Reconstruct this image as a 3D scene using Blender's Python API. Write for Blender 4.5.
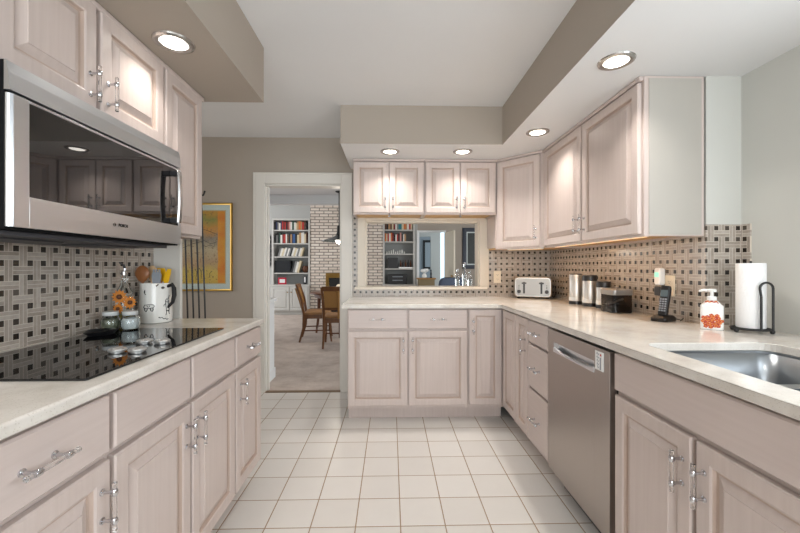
import bpy, bmesh, math, random
from mathutils import Vector, Matrix
from mathutils.geometry import tessellate_polygon
PI = math.pi
random.seed(7)
for o in list(bpy.data.objects):
    bpy.data.objects.remove(o)
S = bpy.context.scene
COL = S.collection

# ------------------------------------------------------------------ camera, world, exposure
cam = bpy.data.objects.new('camera', bpy.data.cameras.new('camera'))
COL.objects.link(cam)
cam.data.sensor_width = 36.0
cam.data.lens = 373.0 / 800.0 * 36.0
cam.data.clip_start = 0.02
cam.location = (0, 0, 1.205)
cam.rotation_euler = (PI / 2, 0, -0.0245)
S.camera = cam
S.view_settings.view_transform = 'Standard'
S.view_settings.look = 'None'
S.view_settings.exposure = 0.03
S.view_settings.gamma = 1.0
S.view_settings.use_curve_mapping = False
W = bpy.data.worlds.new('sky'); S.world = W; W.use_nodes = True
W.node_tree.nodes['Background'].inputs[0].default_value = (0.75, 0.87, 1.0, 1)
W.node_tree.nodes['Background'].inputs[1].default_value = 1.0

def area(name, loc, rot, sx, sy, power, color, spread=PI):
    l = bpy.data.lights.new(name, 'AREA'); l.shape = 'RECTANGLE'; l.size = sx; l.size_y = sy
    l.energy = power; l.color = color; l.spread = spread
    o = bpy.data.objects.new(name, l); COL.objects.link(o); o.location = loc; o.rotation_euler = rot
    return o
# daylight: window over the sink, patio window behind the camera, dining and living room windows; nook and hall lights are added fill
DAY = (0.86, 0.94, 1.0)
area('daylight_sink_window', (1.72, 0.15, 1.55), (0, PI / 2, 0), 0.85, 1.5, 22, DAY)
area('daylight_rear_window', (0.1, -2.40, 1.35), (PI / 2 + 0.28, 0, 0), 2.4, 1.9, 96, (0.94, 0.98, 1.0))
area('nook_fill_light', (-3.25, 2.3, 1.4), (0, -PI / 2, 0), 1.2, 1.4, 16, (1.0, 0.97, 0.93))  # dim fill added for the nook; the wall here has no opening
area('daylight_dining_window', (3.9, 5.6, 1.5), (0, PI / 2, 0), 1.6, 2.4, 110, (0.93, 0.97, 1.0))
area('daylight_living_window', (-4.9, 8.0, 1.5), (0, -PI / 2, 0), 1.6, 2.4, 85, (0.95, 0.97, 1.0))
area('hall_fill_light', (3.4, 10.5, 1.6), (0, PI / 2, 0), 1.6, 1.5, 70, (0.80, 0.92, 1.0))  # fill added to brighten the front of the hall, no window modelled
area('end_room_fill_light', (3.6, 12.8, 1.6), (0, PI / 2, 0), 1.6, 1.6, 60, (0.80, 0.92, 1.0))  # second added fill, brightens the room behind the hall wall

# ------------------------------------------------------------------ materials
def srgb(c):
    out = []
    for v in c:
        v = v / 255.0
        out.append(v / 12.92 if v <= 0.04045 else ((v + 0.055) / 1.055) ** 2.4)
    return (out[0], out[1], out[2], 1.0)

class NT:
    """small helper for node maths"""
    def __init__(self, m):
        self.t = m.node_tree; self.n = self.t.nodes; self.l = self.t.links
    def put(self, sock, v):
        if isinstance(v, bpy.types.NodeSocket): self.l.new(v, sock)
        else: sock.default_value = v
    def m(self, op, a, b=0.0, c=None):
        x = self.n.new('ShaderNodeMath'); x.operation = op
        self.put(x.inputs[0], a); self.put(x.inputs[1], b)
        if c is not None: self.put(x.inputs[2], c)
        return x.outputs[0]
    def mix(self, f, a, b):
        x = self.n.new('ShaderNodeMix'); x.data_type = 'RGBA'
        self.put(x.inputs[0], f); self.put(x.inputs[6], a); self.put(x.inputs[7], b)
        return x.outputs[2]
    def mixf(self, f, a, b):
        x = self.n.new('ShaderNodeMix'); x.data_type = 'FLOAT'
        self.put(x.inputs[0], f); self.put(x.inputs[2], a); self.put(x.inputs[3], b)
        return x.outputs[0]
    def pos(self):
        return self.n.new('ShaderNodeNewGeometry').outputs['Position']
    def obj(self):
        return self.n.new('ShaderNodeTexCoord').outputs['Object']
    def sep(self, v):
        x = self.n.new('ShaderNodeSeparateXYZ'); self.l.new(v, x.inputs[0]); return x.outputs
    def comb(self, a, b, c):
        x = self.n.new('ShaderNodeCombineXYZ')
        self.put(x.inputs[0], a); self.put(x.inputs[1], b); self.put(x.inputs[2], c); return x.outputs[0]
    def scale(self, v, s):
        x = self.n.new('ShaderNodeVectorMath'); x.operation = 'MULTIPLY'
        self.l.new(v, x.inputs[0]); x.inputs[1].default_value = s; return x.outputs[0]
    def noise(self, v, sc, det=3.0, rough=0.5):
        x = self.n.new('ShaderNodeTexNoise'); self.l.new(v, x.inputs['Vector'])
        x.inputs['Scale'].default_value = sc; x.inputs['Detail'].default_value = det; x.inputs['Roughness'].default_value = rough
        return x.outputs['Fac']
    def white(self, v):
        x = self.n.new('ShaderNodeTexWhiteNoise'); x.noise_dimensions = '3D'; self.l.new(v, x.inputs['Vector'])
        return x.outputs['Value']
    def ramp(self, f, stops, mode='LINEAR'):
        x = self.n.new('ShaderNodeValToRGB'); self.l.new(f, x.inputs[0]); r = x.color_ramp; r.interpolation = mode
        while len(r.elements) < len(stops): r.elements.new(0.5)
        for e, (p, c) in zip(r.elements, stops): e.position = p; e.color = c
        return x.outputs[0]
    def bump(self, h, s, d=0.01):
        x = self.n.new('ShaderNodeBump'); self.l.new(h, x.inputs['Height'])
        x.inputs['Strength'].default_value = s; x.inputs['Distance'].default_value = d; return x.outputs[0]

def base(name, rough=0.5, metal=0.0, spec=0.5):
    m = bpy.data.materials.new(name); m.use_nodes = True
    b = m.node_tree.nodes['Principled BSDF']
    b.inputs['Roughness'].default_value = rough; b.inputs['Metallic'].default_value = metal
    b.inputs['Specular IOR Level'].default_value = spec
    return m, NT(m), b

def plain(name, c, rough=0.5, metal=0.0, var=0.06, sc=18.0, spec=0.5, emit=0.0, bump=0.0):
    m, t, b = base(name, rough, metal, spec)
    c1 = srgb(c); k = 1.0 - var
    c0 = (c1[0] * k, c1[1] * k, c1[2] * k, 1)
    n = t.noise(t.obj(), sc)
    t.l.new(t.mix(n, c0, c1), b.inputs['Base Color'])
    if bump: t.l.new(t.bump(n, bump), b.inputs['Normal'])
    if emit:
        b.inputs['Emission Color'].default_value = c1; b.inputs['Emission Strength'].default_value = emit
    return m

def glass(name, c=(255, 255, 255), ior=1.45, rough=0.02):
    m, t, b = base(name, rough)
    b.inputs['Base Color'].default_value = srgb(c); b.inputs['Transmission Weight'].default_value = 1.0
    b.inputs['IOR'].default_value = ior
    return m

def wood_paint(name, c0, c1, rough=0.33, vertical=True):
    m, t, b = base(name, rough)
    p = t.obj()
    v = t.scale(p, (60, 60, 2.2) if vertical else (2.2, 60, 60))
    g = t.noise(v, 1.0, 4.0, 0.6)
    w = t.noise(p, 3.0, 2.0)
    f = t.m('ADD', t.m('MULTIPLY', g, 0.65), t.m('MULTIPLY', w, 0.5))
    f = t.m('SUBTRACT', f, 0.08)
    t.l.new(t.mix(f, srgb(c0), srgb(c1)), b.inputs['Base Color'])
    t.l.new(t.bump(g, 0.02), b.inputs['Normal'])
    t.l.new(t.m('ADD', t.m('MULTIPLY', g, 0.12), rough - 0.06), b.inputs['Roughness'])
    return m

def dark_wood(name, c0, c1, rough=0.35):
    m, t, b = base(name, rough)
    g = t.noise(t.scale(t.obj(), (30, 30, 4)), 1.0, 4.0)
    t.l.new(t.mix(g, srgb(c0), srgb(c1)), b.inputs['Base Color'])
    return m

def steel(name, c=(178, 178, 178), rough=0.28, direction=(3, 3, 220)):
    m, t, b = base(name, rough, 1.0)
    g = t.noise(t.scale(t.obj(), direction), 1.0, 2.0)
    c1 = srgb(c); c0 = tuple(v * 0.96 for v in c1[:3]) + (1,)
    t.l.new(t.mix(g, c0, c1), b.inputs['Base Color'])
    t.l.new(t.m('ADD', t.m('MULTIPLY', g, 0.06), rough - 0.03), b.inputs['Roughness'])
    return m

def mosaic(name, u_axis, p, d, u0, z0):
    """basket-weave stone mosaic with small dark dots, dots centred on (u0 + i p, z0 + j p)"""
    m, t, b = base(name, 0.25)
    P = t.pos(); xyz = t.sep(P)
    U = t.m('DIVIDE', t.m('SUBTRACT', xyz[u_axis], u0), p)
    V = t.m('DIVIDE', t.m('SUBTRACT', xyz[2], z0), p)
    ci = t.m('FLOOR', U); cj = t.m('FLOOR', V)
    lu = t.m('SUBTRACT', t.m('SUBTRACT', U, ci), 0.5); lv = t.m('SUBTRACT', t.m('SUBTRACT', V, cj), 0.5)
    par = t.m('ABSOLUTE', t.m('MODULO', t.m('ADD', t.m('ADD', ci, cj), 1000.0), 2.0))    # 0: uprights, 1: level bars
    a = t.mixf(par, lu, lv); bb = t.mixf(par, lv, lu)
    A = (1.0 - d / p) / 2.0
    aa = t.m('ABSOLUTE', a); ab = t.m('ABSOLUTE', bb)
    inA = t.m('LESS_THAN', aa, A); inB = t.m('LESS_THAN', ab, A)
    dot = t.m('MULTIPLY', t.m('SUBTRACT', 1.0, inA), t.m('SUBTRACT', 1.0, inB))
    g = 0.0009 / p
    def line(dist): return t.m('LESS_THAN', t.m('ABSOLUTE', dist), g)
    l1 = line(t.m('SUBTRACT', aa, A))
    l2 = t.m('MULTIPLY', line(a), inA)
    l3 = t.m('MULTIPLY', line(t.m('SUBTRACT', ab, A)), t.m('SUBTRACT', 1.0, inA))
    l4 = t.m('MULTIPLY', t.m('MULTIPLY', line(bb), t.m('SUBTRACT', 1.0, inA)), 1.0)
    grout = t.m('MINIMUM', 1.0, t.m('ADD', t.m('ADD', l1, l2), t.m('ADD', l3, l4)))
    # one id per bar: bars of a cell run on into the two cells at their ends
    sa = t.m('SIGN', a); sb = t.m('SIGN', bb); out = t.m('SUBTRACT', 1.0, inA)
    di = t.m('MULTIPLY', t.m('MULTIPLY', out, sa), t.m('SUBTRACT', 1.0, par))
    dj = t.m('MULTIPLY', t.m('MULTIPLY', out, sa), par)
    idv = t.comb(t.m('ADD', ci, di), t.m('ADD', cj, dj), t.mixf(out, sa, sb))
    h = t.white(idv)
    n = t.noise(P, 55.0, 5.0, 0.65)
    f = t.m('ADD', t.m('MULTIPLY', h, 0.4), t.m('MULTIPLY', n, 0.7))
    stone = t.ramp(f, [(0.2, srgb((138, 128, 119))), (0.5, srgb((161, 151, 141))), (0.85, srgb((181, 172, 163)))])
    hd = t.white(t.comb(t.m('FLOOR', t.m('ADD', U, 0.5)), t.m('FLOOR', t.m('ADD', V, 0.5)), 3.0))
    dots = t.ramp(hd, [(0.0, srgb((36, 31, 28))), (0.7, srgb((54, 46, 40))), (1.0, srgb((86, 78, 70)))])
    col = t.mix(dot, stone, dots)
    col = t.mix(grout, col, srgb((202, 192, 178)))
    t.l.new(col, b.inputs['Base Color'])
    t.l.new(t.mixf(grout, 0.16, 0.7), b.inputs['Roughness'])
    hgt = t.m('ADD', t.m('SUBTRACT', 1.0, grout), t.m('MULTIPLY', h, 0.35))
    t.l.new(t.bump(hgt, 0.35, 0.002), b.inputs['Normal'])
    return m

def floor_tile():
    m, t, b = base('glazed_floor_tile', 0.3)
    P = t.pos(); x, y, z = t.sep(P)
    T = 0.2086
    U = t.m('DIVIDE', t.m('ADD', x, 0.783 * T), T); V = t.m('SUBTRACT', t.m('DIVIDE', y, T), 8.2946)
    ci = t.m('FLOOR', U); cj = t.m('FLOOR', V)
    fu = t.m('SUBTRACT', U, ci); fv = t.m('SUBTRACT', V, cj)
    e = t.m('MINIMUM', t.m('MINIMUM', fu, t.m('SUBTRACT', 1.0, fu)), t.m('MINIMUM', fv, t.m('SUBTRACT', 1.0, fv)))
    grout = t.m('LESS_THAN', e, 0.0125)
    h = t.white(t.comb(ci, cj, 0.0))
    n = t.noise(P, 9.0, 4.0, 0.6)
    f = t.m('ADD', t.m('MULTIPLY', h, 0.55), t.m('MULTIPLY', n, 0.5))
    c = t.mix(f, srgb((206, 201, 195)), srgb((219, 215, 210)))
    t.l.new(t.mix(grout, c, srgb((152, 128, 102))), b.inputs['Base Color'])
    t.l.new(t.mixf(grout, t.m('ADD', 0.28, t.m('MULTIPLY', n, 0.08)), 0.8), b.inputs['Roughness'])
    edge = t.m('MINIMUM', t.m('MULTIPLY', e, 28.0), 1.0)
    t.l.new(t.bump(edge, 0.3, 0.004), b.inputs['Normal'])
    return m

def quartz():
    m, t, b = base('cream_quartz', 0.14)
    P = t.pos()
    n = t.noise(P, 7.0, 6.0, 0.65); v = t.n.new('ShaderNodeTexVoronoi'); t.l.new(P, v.inputs['Vector']); v.inputs['Scale'].default_value = 160
    sp = t.m('LESS_THAN', v.outputs['Distance'], 0.22)
    c = t.ramp(n, [(0.3, srgb((196, 189, 179))), (0.5, srgb((213, 207, 199))), (0.75, srgb((225, 221, 214)))])
    t.l.new(t.mix(t.m('MULTIPLY', sp, 0.35), c, srgb((168, 156, 138))), b.inputs['Base Color'])
    return m

def brick_mat(u_axis=0):
    m, t, b = base('painted_brick', 0.75)
    P = t.pos(); s = t.sep(P)
    bt = t.n.new('ShaderNodeTexBrick'); t.l.new(t.comb(s[u_axis], s[2], 0.0), bt.inputs['Vector'])
    bt.inputs['Scale'].default_value = 1.0; bt.inputs['Brick Width'].default_value = 0.225; bt.inputs['Row Height'].default_value = 0.0745
    bt.inputs['Mortar Size'].default_value = 0.011; bt.inputs['Mortar Smooth'].default_value = 0.2
    bt.inputs['Color1'].default_value = srgb((228, 216, 203)); bt.inputs['Color2'].default_value = srgb((206, 190, 175))
    bt.inputs['Mortar'].default_value = srgb((92, 78, 68))
    n = t.noise(P, 40.0)
    t.l.new(t.mix(t.m('MULTIPLY', n, 0.3), bt.outputs['Color'], srgb((240, 232, 222))), b.inputs['Base Color'])
    t.l.new(t.bump(t.m('SUBTRACT', 1.0, bt.outputs['Fac']), 0.6, 0.008), b.inputs['Normal'])
    return m

def carpet_mat():
    m, t, b = base('carpet', 0.95, 0.0, 0.1)
    P = t.pos()
    n = t.noise(P, 4.0, 6.0, 0.7); n2 = t.noise(P, 260.0, 2.0)
    f = t.m('ADD', t.m('MULTIPLY', n, 0.8), t.m('MULTIPLY', n2, 0.4))
    t.l.new(t.ramp(f, [(0.3, srgb((150, 136, 126))), (0.6, srgb((190, 176, 166))), (0.85, srgb((210, 198, 188)))]), b.inputs['Base Color'])
    t.l.new(t.bump(n2, 0.5, 0.006), b.inputs['Normal'])
    return m

def art_mat():
    """loose abstract landscape, in the picture's own coordinates (x right, z up from its centre)"""
    m, t, b = base('abstract_print', 0.6)
    P = t.obj(); x, y, z = t.sep(P)
    n = t.noise(P, 9.0, 5.0, 0.6); n2 = t.noise(P, 60.0, 3.0)
    w = t.m('ADD', z, t.m('MULTIPLY', n, 0.22))
    bands = t.ramp(t.m('ADD', t.m('MULTIPLY', w, 1.3), 0.38), [(0.0, srgb((214, 168, 58))), (0.2, srgb((222, 190, 96))), (0.32, srgb((196, 160, 122))),
        (0.5, srgb((206, 184, 150))), (0.62, srgb((150, 138, 126))), (0.74, srgb((214, 150, 66))), (0.88, srgb((150, 150, 72))), (1.0, srgb((222, 150, 50)))])
    speck = t.m('GREATER_THAN', n2, 0.62)
    c = t.mix(t.m('MULTIPLY', speck, 0.6), bands, srgb((120, 84, 60)))
    side = t.m('GREATER_THAN', t.m('ADD', x, t.m('MULTIPLY', n, 0.02)), 0.165)
    orange = t.ramp(t.noise(P, 6.0), [(0.3, srgb((226, 120, 34))), (0.6, srgb((236, 162, 48))), (0.8, srgb((206, 92, 40)))])
    t.l.new(t.mix(side, c, orange), b.inputs['Base Color'])
    return m

M = {}
M['cab'] = wood_paint('whitewashed_maple', (182, 166, 158), (210, 197, 191))
M['cab_h'] = wood_paint('whitewashed_maple_level_grain', (184, 168, 161), (208, 195, 189), vertical=False)
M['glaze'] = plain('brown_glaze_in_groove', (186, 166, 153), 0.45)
M['maple'] = plain('bare_maple', (206, 164, 108), 0.5)
M['wall'] = plain('taupe_paint', (166, 156, 144), 0.7, var=0.03, sc=6)
M['wall_r'] = plain('pale_grey_paint', (198, 198, 192), 0.7, var=0.03, sc=6)
M['ceil'] = plain('ceiling_white', (222, 222, 222), 0.8, var=0.02, sc=6)
M['trim'] = plain('cream_trim', (218, 214, 206), 0.4, var=0.03)
M['trimw'] = plain('white_trim', (226, 228, 228), 0.4, var=0.03)
M['panel'] = plain('white_end_panel', (216, 214, 208), 0.45, var=0.03)
M['far'] = plain('grey_paint', (176, 176, 172), 0.7, var=0.03)
M['farb'] = plain('blue_grey_paint', (150, 158, 164), 0.7, var=0.03)
M['tile_l'] = mosaic('mosaic_left', 1, 0.0522, 0.0232, 1.359 - 0.0522 * 20, 1.008 - 0.0522 * 10)
M['tile_b'] = mosaic('mosaic_back', 0, 0.0545, 0.0232, 0.962 - 0.0545 * 40, 0.958 - 0.0545 * 10)
M['tile_r'] = mosaic('mosaic_right', 1, 0.0545, 0.0232, 1.834 - 0.0545 * 40, 0.958 - 0.0545 * 10)
M['floor'] = floor_tile()
M['quartz'] = quartz()
M['carpet'] = carpet_mat()
M['brick'] = brick_mat()
M['art'] = art_mat()
M['steel'] = steel('brushed_steel', (222, 225, 229), 0.3, (3, 3, 220))
M['steel_v'] = steel('brushed_steel_upright', (190, 188, 186), 0.24, (200, 200, 2))
M['steel_can'] = steel('satin_steel', (206, 204, 200), 0.4, (200, 200, 2))
M['steel_dw'] = steel('brushed_steel_warm', (176, 168, 162), 0.34, (220, 220, 2))
M['sink'] = steel('sink_steel', (160, 164, 168), 0.3, (120, 120, 3))
M['chrome'] = plain('chrome', (205, 205, 208), 0.1, 1.0)
M['knob'] = plain('satin_silver', (214, 214, 212), 0.32, 0.8)
M['nickel'] = plain('nickel', (190, 188, 184), 0.22, 1.0)
M['acrylic'] = glass('clear_acrylic', (250, 250, 250), 1.4, 0.03)
M['glass'] = glass('clear_glass', (245, 250, 250), 1.45, 0.0)
M['smoke'] = glass('smoky_clear_plastic', (150, 142, 136), 1.3, 0.06)
M['black'] = plain('black_plastic', (24, 24, 26), 0.35)
M['blackglass'] = plain('black_glass', (9, 9, 11), 0.03, var=0.02)
M['mwglass'] = plain('microwave_dark_glass', (20, 20, 22), 0.02, var=0.02)
M['mwglass'].node_tree.nodes['Principled BSDF'].inputs['IOR'].default_value = 1.8
M['iron'] = plain('black_iron', (22, 21, 22), 0.45)
M['dkgrey'] = plain('dark_grey', (62, 62, 66), 0.5)
M['white'] = plain('white_plastic', (236, 236, 234), 0.35, var=0.02)
M['almond'] = plain('almond_plastic', (226, 214, 192), 0.4, var=0.02)
M['ceramic'] = plain('white_ceramic', (234, 232, 226), 0.14, var=0.02)
M['paper'] = plain('paper_towel', (238, 238, 238), 0.9, var=0.04, sc=120, bump=0.2)
M['gold'] = plain('gold_frame', (196, 160, 84), 0.28, 1.0)
M['mat'] = plain('pale_mat_board', (214, 222, 220), 0.7, var=0.02)
M['ink'] = plain('black_ink', (26, 24, 24), 0.6)
M['lens'] = plain('lit_lens', (255, 250, 240), 0.4, emit=6.0, var=0.0)
M['bulb'] = plain('lit_bulb', (255, 246, 230), 0.4, emit=6.0, var=0.0)
M['spoon'] = dark_wood('spoon_wood', (128, 78, 42), (166, 108, 64))
M['spoonlight'] = dark_wood('spoon_wood_pale', (196, 160, 120), (220, 190, 150))
M['yellow'] = plain('yellow_silicone', (240, 186, 20), 0.4)
M['red'] = plain('red_plastic', (190, 40, 34), 0.4)
M['greyplastic'] = plain('grey_nylon', (150, 156, 164), 0.4)
M['petal'] = plain('sunflower_petal', (214, 132, 44), 0.5, var=0.25, sc=60)
M['seedhead'] = plain('sunflower_centre', (88, 50, 24), 0.6)
M['herb'] = plain('dried_herb', (120, 122, 96), 0.8, var=0.4, sc=120)
M['salt'] = plain('white_grain', (226, 228, 228), 0.8)
M['oil'] = plain('olive_oil', (150, 128, 40), 0.2)
M['soapred'] = plain('printed_blossom', (204, 70, 44), 0.4, var=0.5, sc=160)
M['soaporange'] = plain('printed_blossom_orange', (228, 130, 50), 0.4, var=0.4, sc=160)
M['teal'] = plain('glowing_teal_lens', (150, 226, 206), 0.4, emit=0.5)
M['chairwood'] = dark_wood('chair_wood', (78, 47, 22), (122, 78, 38))
M['tablewood'] = dark_wood('table_wood', (78, 44, 24), (112, 66, 36))
M['cane'] = plain('woven_cane', (168, 124, 66), 0.6, var=0.35, sc=150)
M['seatcloth'] = plain('brown_seat_cloth', (150, 112, 74), 0.8, var=0.2)
M['bluecloth'] = plain('slate_blue_cloth', (70, 80, 96), 0.9)
M['screen'] = plain('phone_screen', (90, 104, 110), 0.2)
M['shelfback'] = plain('shelf_back_grey', (150, 152, 150), 0.6)
M['shelf'] = plain('shelf_paint', (196, 194, 188), 0.5, var=0.03)
M['fire'] = plain('firebox_black', (26, 24, 24), 0.4)
M['brass'] = plain('aged_brass', (150, 118, 66), 0.35, 1.0)

# ------------------------------------------------------------------ mesh tools
class MB:
    def __init__(self):
        self.v = []; self.f = []; self.mi = []; self.mt = Matrix.Identity(4); self.cur = 0
    def add(self, vs, fs, mi=None):
        o = len(self.v)
        self.v += [tuple(self.mt @ Vector(p)) for p in vs]
        for f in fs:
            self.f.append([i + o for i in f]); self.mi.append(self.cur if mi is None else mi)
        return self
    def box(self, x0, x1, y0, y1, z0, z1, mi=None):
        vs = [(x0, y0, z0), (x1, y0, z0), (x1, y1, z0), (x0, y1, z0), (x0, y0, z1), (x1, y0, z1), (x1, y1, z1), (x0, y1, z1)]
        return self.add(vs, [(0, 3, 2, 1), (4, 5, 6, 7), (0, 1, 5, 4), (1, 2, 6, 5), (2, 3, 7, 6), (3, 0, 4, 7)], mi)
    def loft(self, rings, closed_ends=True, mi=None, cyc=False):
        n = len(rings[0]); vs = [p for r in rings for p in r]; fs = []
        k = len(rings)
        for i in range(k if cyc else k - 1):
            a = i * n; c = ((i + 1) % k) * n
            for j in range(n):
                fs.append((a + j, a + (j + 1) % n, c + (j + 1) % n, c + j))
        if closed_ends and not cyc:
            fs.append(tuple(range(n - 1, -1, -1))); fs.append(tuple(range((k - 1) * n, k * n)))
        return self.add(vs, fs, mi)
    def lathe(self, prof, c=(0, 0, 0), n=28, mi=None, caps=True, sx=1.0, sy=1.0):
        rings = [[(c[0] + r * sx * math.cos(2 * PI * j / n), c[1] + r * sy * math.sin(2 * PI * j / n), c[2] + z) for j in range(n)] for r, z in prof]
        return self.loft(rings, caps, mi)
    def tube(self, pts, r, n=10, mi=None, cyc=False):
        pts = [Vector(p) for p in pts]; rings = []; k = len(pts)
        up = None
        for i, p in enumerate(pts):
            if cyc: t = pts[(i + 1) % k] - pts[i - 1]
            else: t = pts[min(i + 1, k - 1)] - pts[max(i - 1, 0)]
            t.normalize()
            if up is None:
                up = Vector((0, 0, 1)) if abs(t.z) < 0.9 else Vector((1, 0, 0))
            u = t.cross(up)
            if u.length < 1e-5: u = t.cross(Vector((0, 1, 0)))
            u.normalize(); w = u.cross(t); w.normalize(); up = w
            rr = r[i] if isinstance(r, (list, tuple)) else r
            rings.append([tuple(p + u * (rr * math.cos(2 * PI * j / n)) + w * (rr * math.sin(2 * PI * j / n))) for j in range(n)])
        return self.loft(rings, True, mi, cyc)
    def prism(self, outer, holes, z0, z1, mi=None):
        polys = [outer] + holes
        tris = tessellate_polygon([[Vector((p[0], p[1], 0)) for p in q] for q in polys])
        flat = [p for q in polys for p in q]; n = len(flat)
        vs = [(p[0], p[1], z1) for p in flat] + [(p[0], p[1], z0) for p in flat]
        fs = []
        for tr in tris:
            a, b2, c = [Vector((flat[i][0], flat[i][1], 0)) for i in tr]
            if (b2 - a).cross(c - a).z < 0: tr = (tr[0], tr[2], tr[1])
            fs.append(tuple(tr)); fs.append((tr[2] + n, tr[1] + n, tr[0] + n))
        o = 0
        for q in polys:
            k = len(q)
            for j in range(k):
                fs.append((o + j, o + (j + 1) % k, o + (j + 1) % k + n, o + j + n))
            o += k
        return self.add(vs, fs, mi)
    def sphere(self, c, r, n=16, mi=None, s=(1, 1, 1)):
        rings = []
        for i in range(1, n // 2):
            a = PI * i / (n // 2)
            rings.append([(c[0] + s[0] * r * math.sin(a) * math.cos(2 * PI * j / n), c[1] + s[1] * r * math.sin(a) * math.sin(2 * PI * j / n), c[2] - s[2] * r * math.cos(a)) for j in range(n)])
        return self.loft(rings, True, mi)
    def mesh(self, name, mats, smooth=35, merge=False):
        me = bpy.data.meshes.new(name); me.from_pydata(self.v, [], self.f)
        for m in mats: me.materials.append(m)
        for p, i in zip(me.polygons, self.mi): p.material_index = i
        bm = bmesh.new(); bm.from_mesh(me)
        if merge:
            bmesh.ops.remove_doubles(bm, verts=bm.verts, dist=1e-5)
            bmesh.ops.dissolve_limit(bm, angle_limit=0.01, verts=bm.verts, edges=bm.edges)
        bmesh.ops.recalc_face_normals(bm, faces=bm.faces); bm.to_mesh(me); bm.free()
        if smooth:
            for p in me.polygons: p.use_smooth = True
            me.set_sharp_from_angle(angle=math.radians(smooth))
        me.update()
        return me

def obj(name, mb, mats, parent=None, bevel=0.0, loc=(0, 0, 0), rot=(0, 0, 0), seg=2, smooth=35, merge=False):
    if not isinstance(mats, (list, tuple)): mats = [mats]
    o = bpy.data.objects.new(name, mb.mesh(name, mats, smooth, merge)); COL.objects.link(o)
    o.location = loc; o.rotation_euler = rot
    if parent is not None: o.parent = parent
    if bevel:
        b = o.modifiers.new('edge', 'BEVEL'); b.width = bevel; b.segments = seg; b.limit_method = 'ANGLE'; b.angle_limit = math.radians(50)
        b.harden_normals = False
    return o
def tag(o, label, cat, group=None):
    o['label'] = label; o['category'] = cat
    if group: o['group'] = group
    return o
def thing(name, label, cat, loc=(0, 0, 0), rz=0.0, group=None):
    o = bpy.data.objects.new(name, None); COL.objects.link(o); o.empty_display_size = 0.05
    o.location = loc; o.rotation_euler = (0, 0, rz)
    return tag(o, label, cat, group)
def struct(name, mb, mats, bevel=0.0, **k):
    o = obj(name, mb, mats, None, bevel, **k); o['kind'] = 'structure'; return o
def copy_tree(o, parent=None):
    c = o.copy(); COL.objects.link(c)
    if parent is not None: c.parent = parent
    for ch in list(o.children): copy_tree(ch, c)
    return c
def rrect(x0, x1, y0, y1, r, n=5):
    pts = []
    for cx, cy, a0 in ((x1 - r, y0 + r, -PI / 2), (x1 - r, y1 - r, 0), (x0 + r, y1 - r, PI / 2), (x0 + r, y0 + r, PI)):
        for i in range(n + 1):
            a = a0 + PI / 2 * i / n
            pts.append((cx + r * math.cos(a), cy + r * math.sin(a)))
    return pts
ORD = ['first', 'second', 'third', 'fourth', 'fifth', 'sixth', 'seventh', 'eighth', 'ninth', 'tenth', 'eleventh', 'twelfth', 'thirteenth',
       'fourteenth', 'fifteenth', 'sixteenth', 'seventeenth', 'eighteenth', 'nineteenth', 'twentieth', 'twenty-first', 'twenty-second']

# ------------------------------------------------------------------ the kitchen shell
YB = 3.60; XL = -1.34; XR = 1.557; XR2 = 1.735; ZC = 2.44; YJ = 1.805; ZL = 2.132; ZS = 2.145
struct('floor', MB().box(-3.42, 1.8, -2.6, YB, -0.1, 0.0), M['floor'])
struct('ceiling', MB().box(-3.42, 1.8, -2.6, YB + 0.12, ZC, ZC + 0.1), M['ceil'])
struct('wall_left', MB().box(XL - 0.12, XL, -2.6, 2.128, 0, ZC), M['wall'])
struct('wall_left_end', MB().box(XL - 0.12, -1.186, 2.128, 2.152, 0, ZC), M['panel'])
struct('wall_nook_left', MB().box(-3.42, -3.3, 0.9, YB, 0, ZC), M['wall'])
struct('wall_nook_front', MB().box(-3.3, XL - 0.12, 0.9, 1.0, 0, ZC), M['wall'])
w = MB()
w.box(-3.42, -1.214, YB, YB + 0.12, 0, ZC)
w.box(-1.214, -0.47, YB, YB + 0.12, 1.996, ZC)
w.box(-0.47, -0.249, YB, YB + 0.12, 0, ZC)
w.box(-0.249, 0.855, YB, YB + 0.12, 0, 1.0)
w.box(-0.249, 0.855, YB, YB + 0.12, 1.645, ZC)
w.box(0.855, 1.8, YB, YB + 0.12, 0, ZC)
struct('wall_back', w, M['wall'])
struct('wall_right', MB().box(XR, 1.8, YJ, YB, 0, ZC), M['wall_r'])
w = MB()
w.box(XR2, 1.8, 1.0, YJ, 0, ZC); w.box(XR2, 1.8, -2.6, -0.7, 0, ZC)
w.box(XR2, 1.8, -0.7, 1.0, 0, 1.06); w.box(XR2, 1.8, -0.7, 1.0, 2.05, ZC)
struct('wall_sink', w, M['wall_r'])
w = MB(); w.box(XL, -1.2, -2.6, -2.48, 0, ZC); w.box(1.4, XR2, -2.6, -2.48, 0, ZC); w.box(-1.2, 1.4, -2.6, -2.48, 2.35, ZC); w.box(-1.2, 1.4, -2.6, -2.48, 0, 0.3)
struct('wall_rear', w, M['wall_r'])
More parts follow.
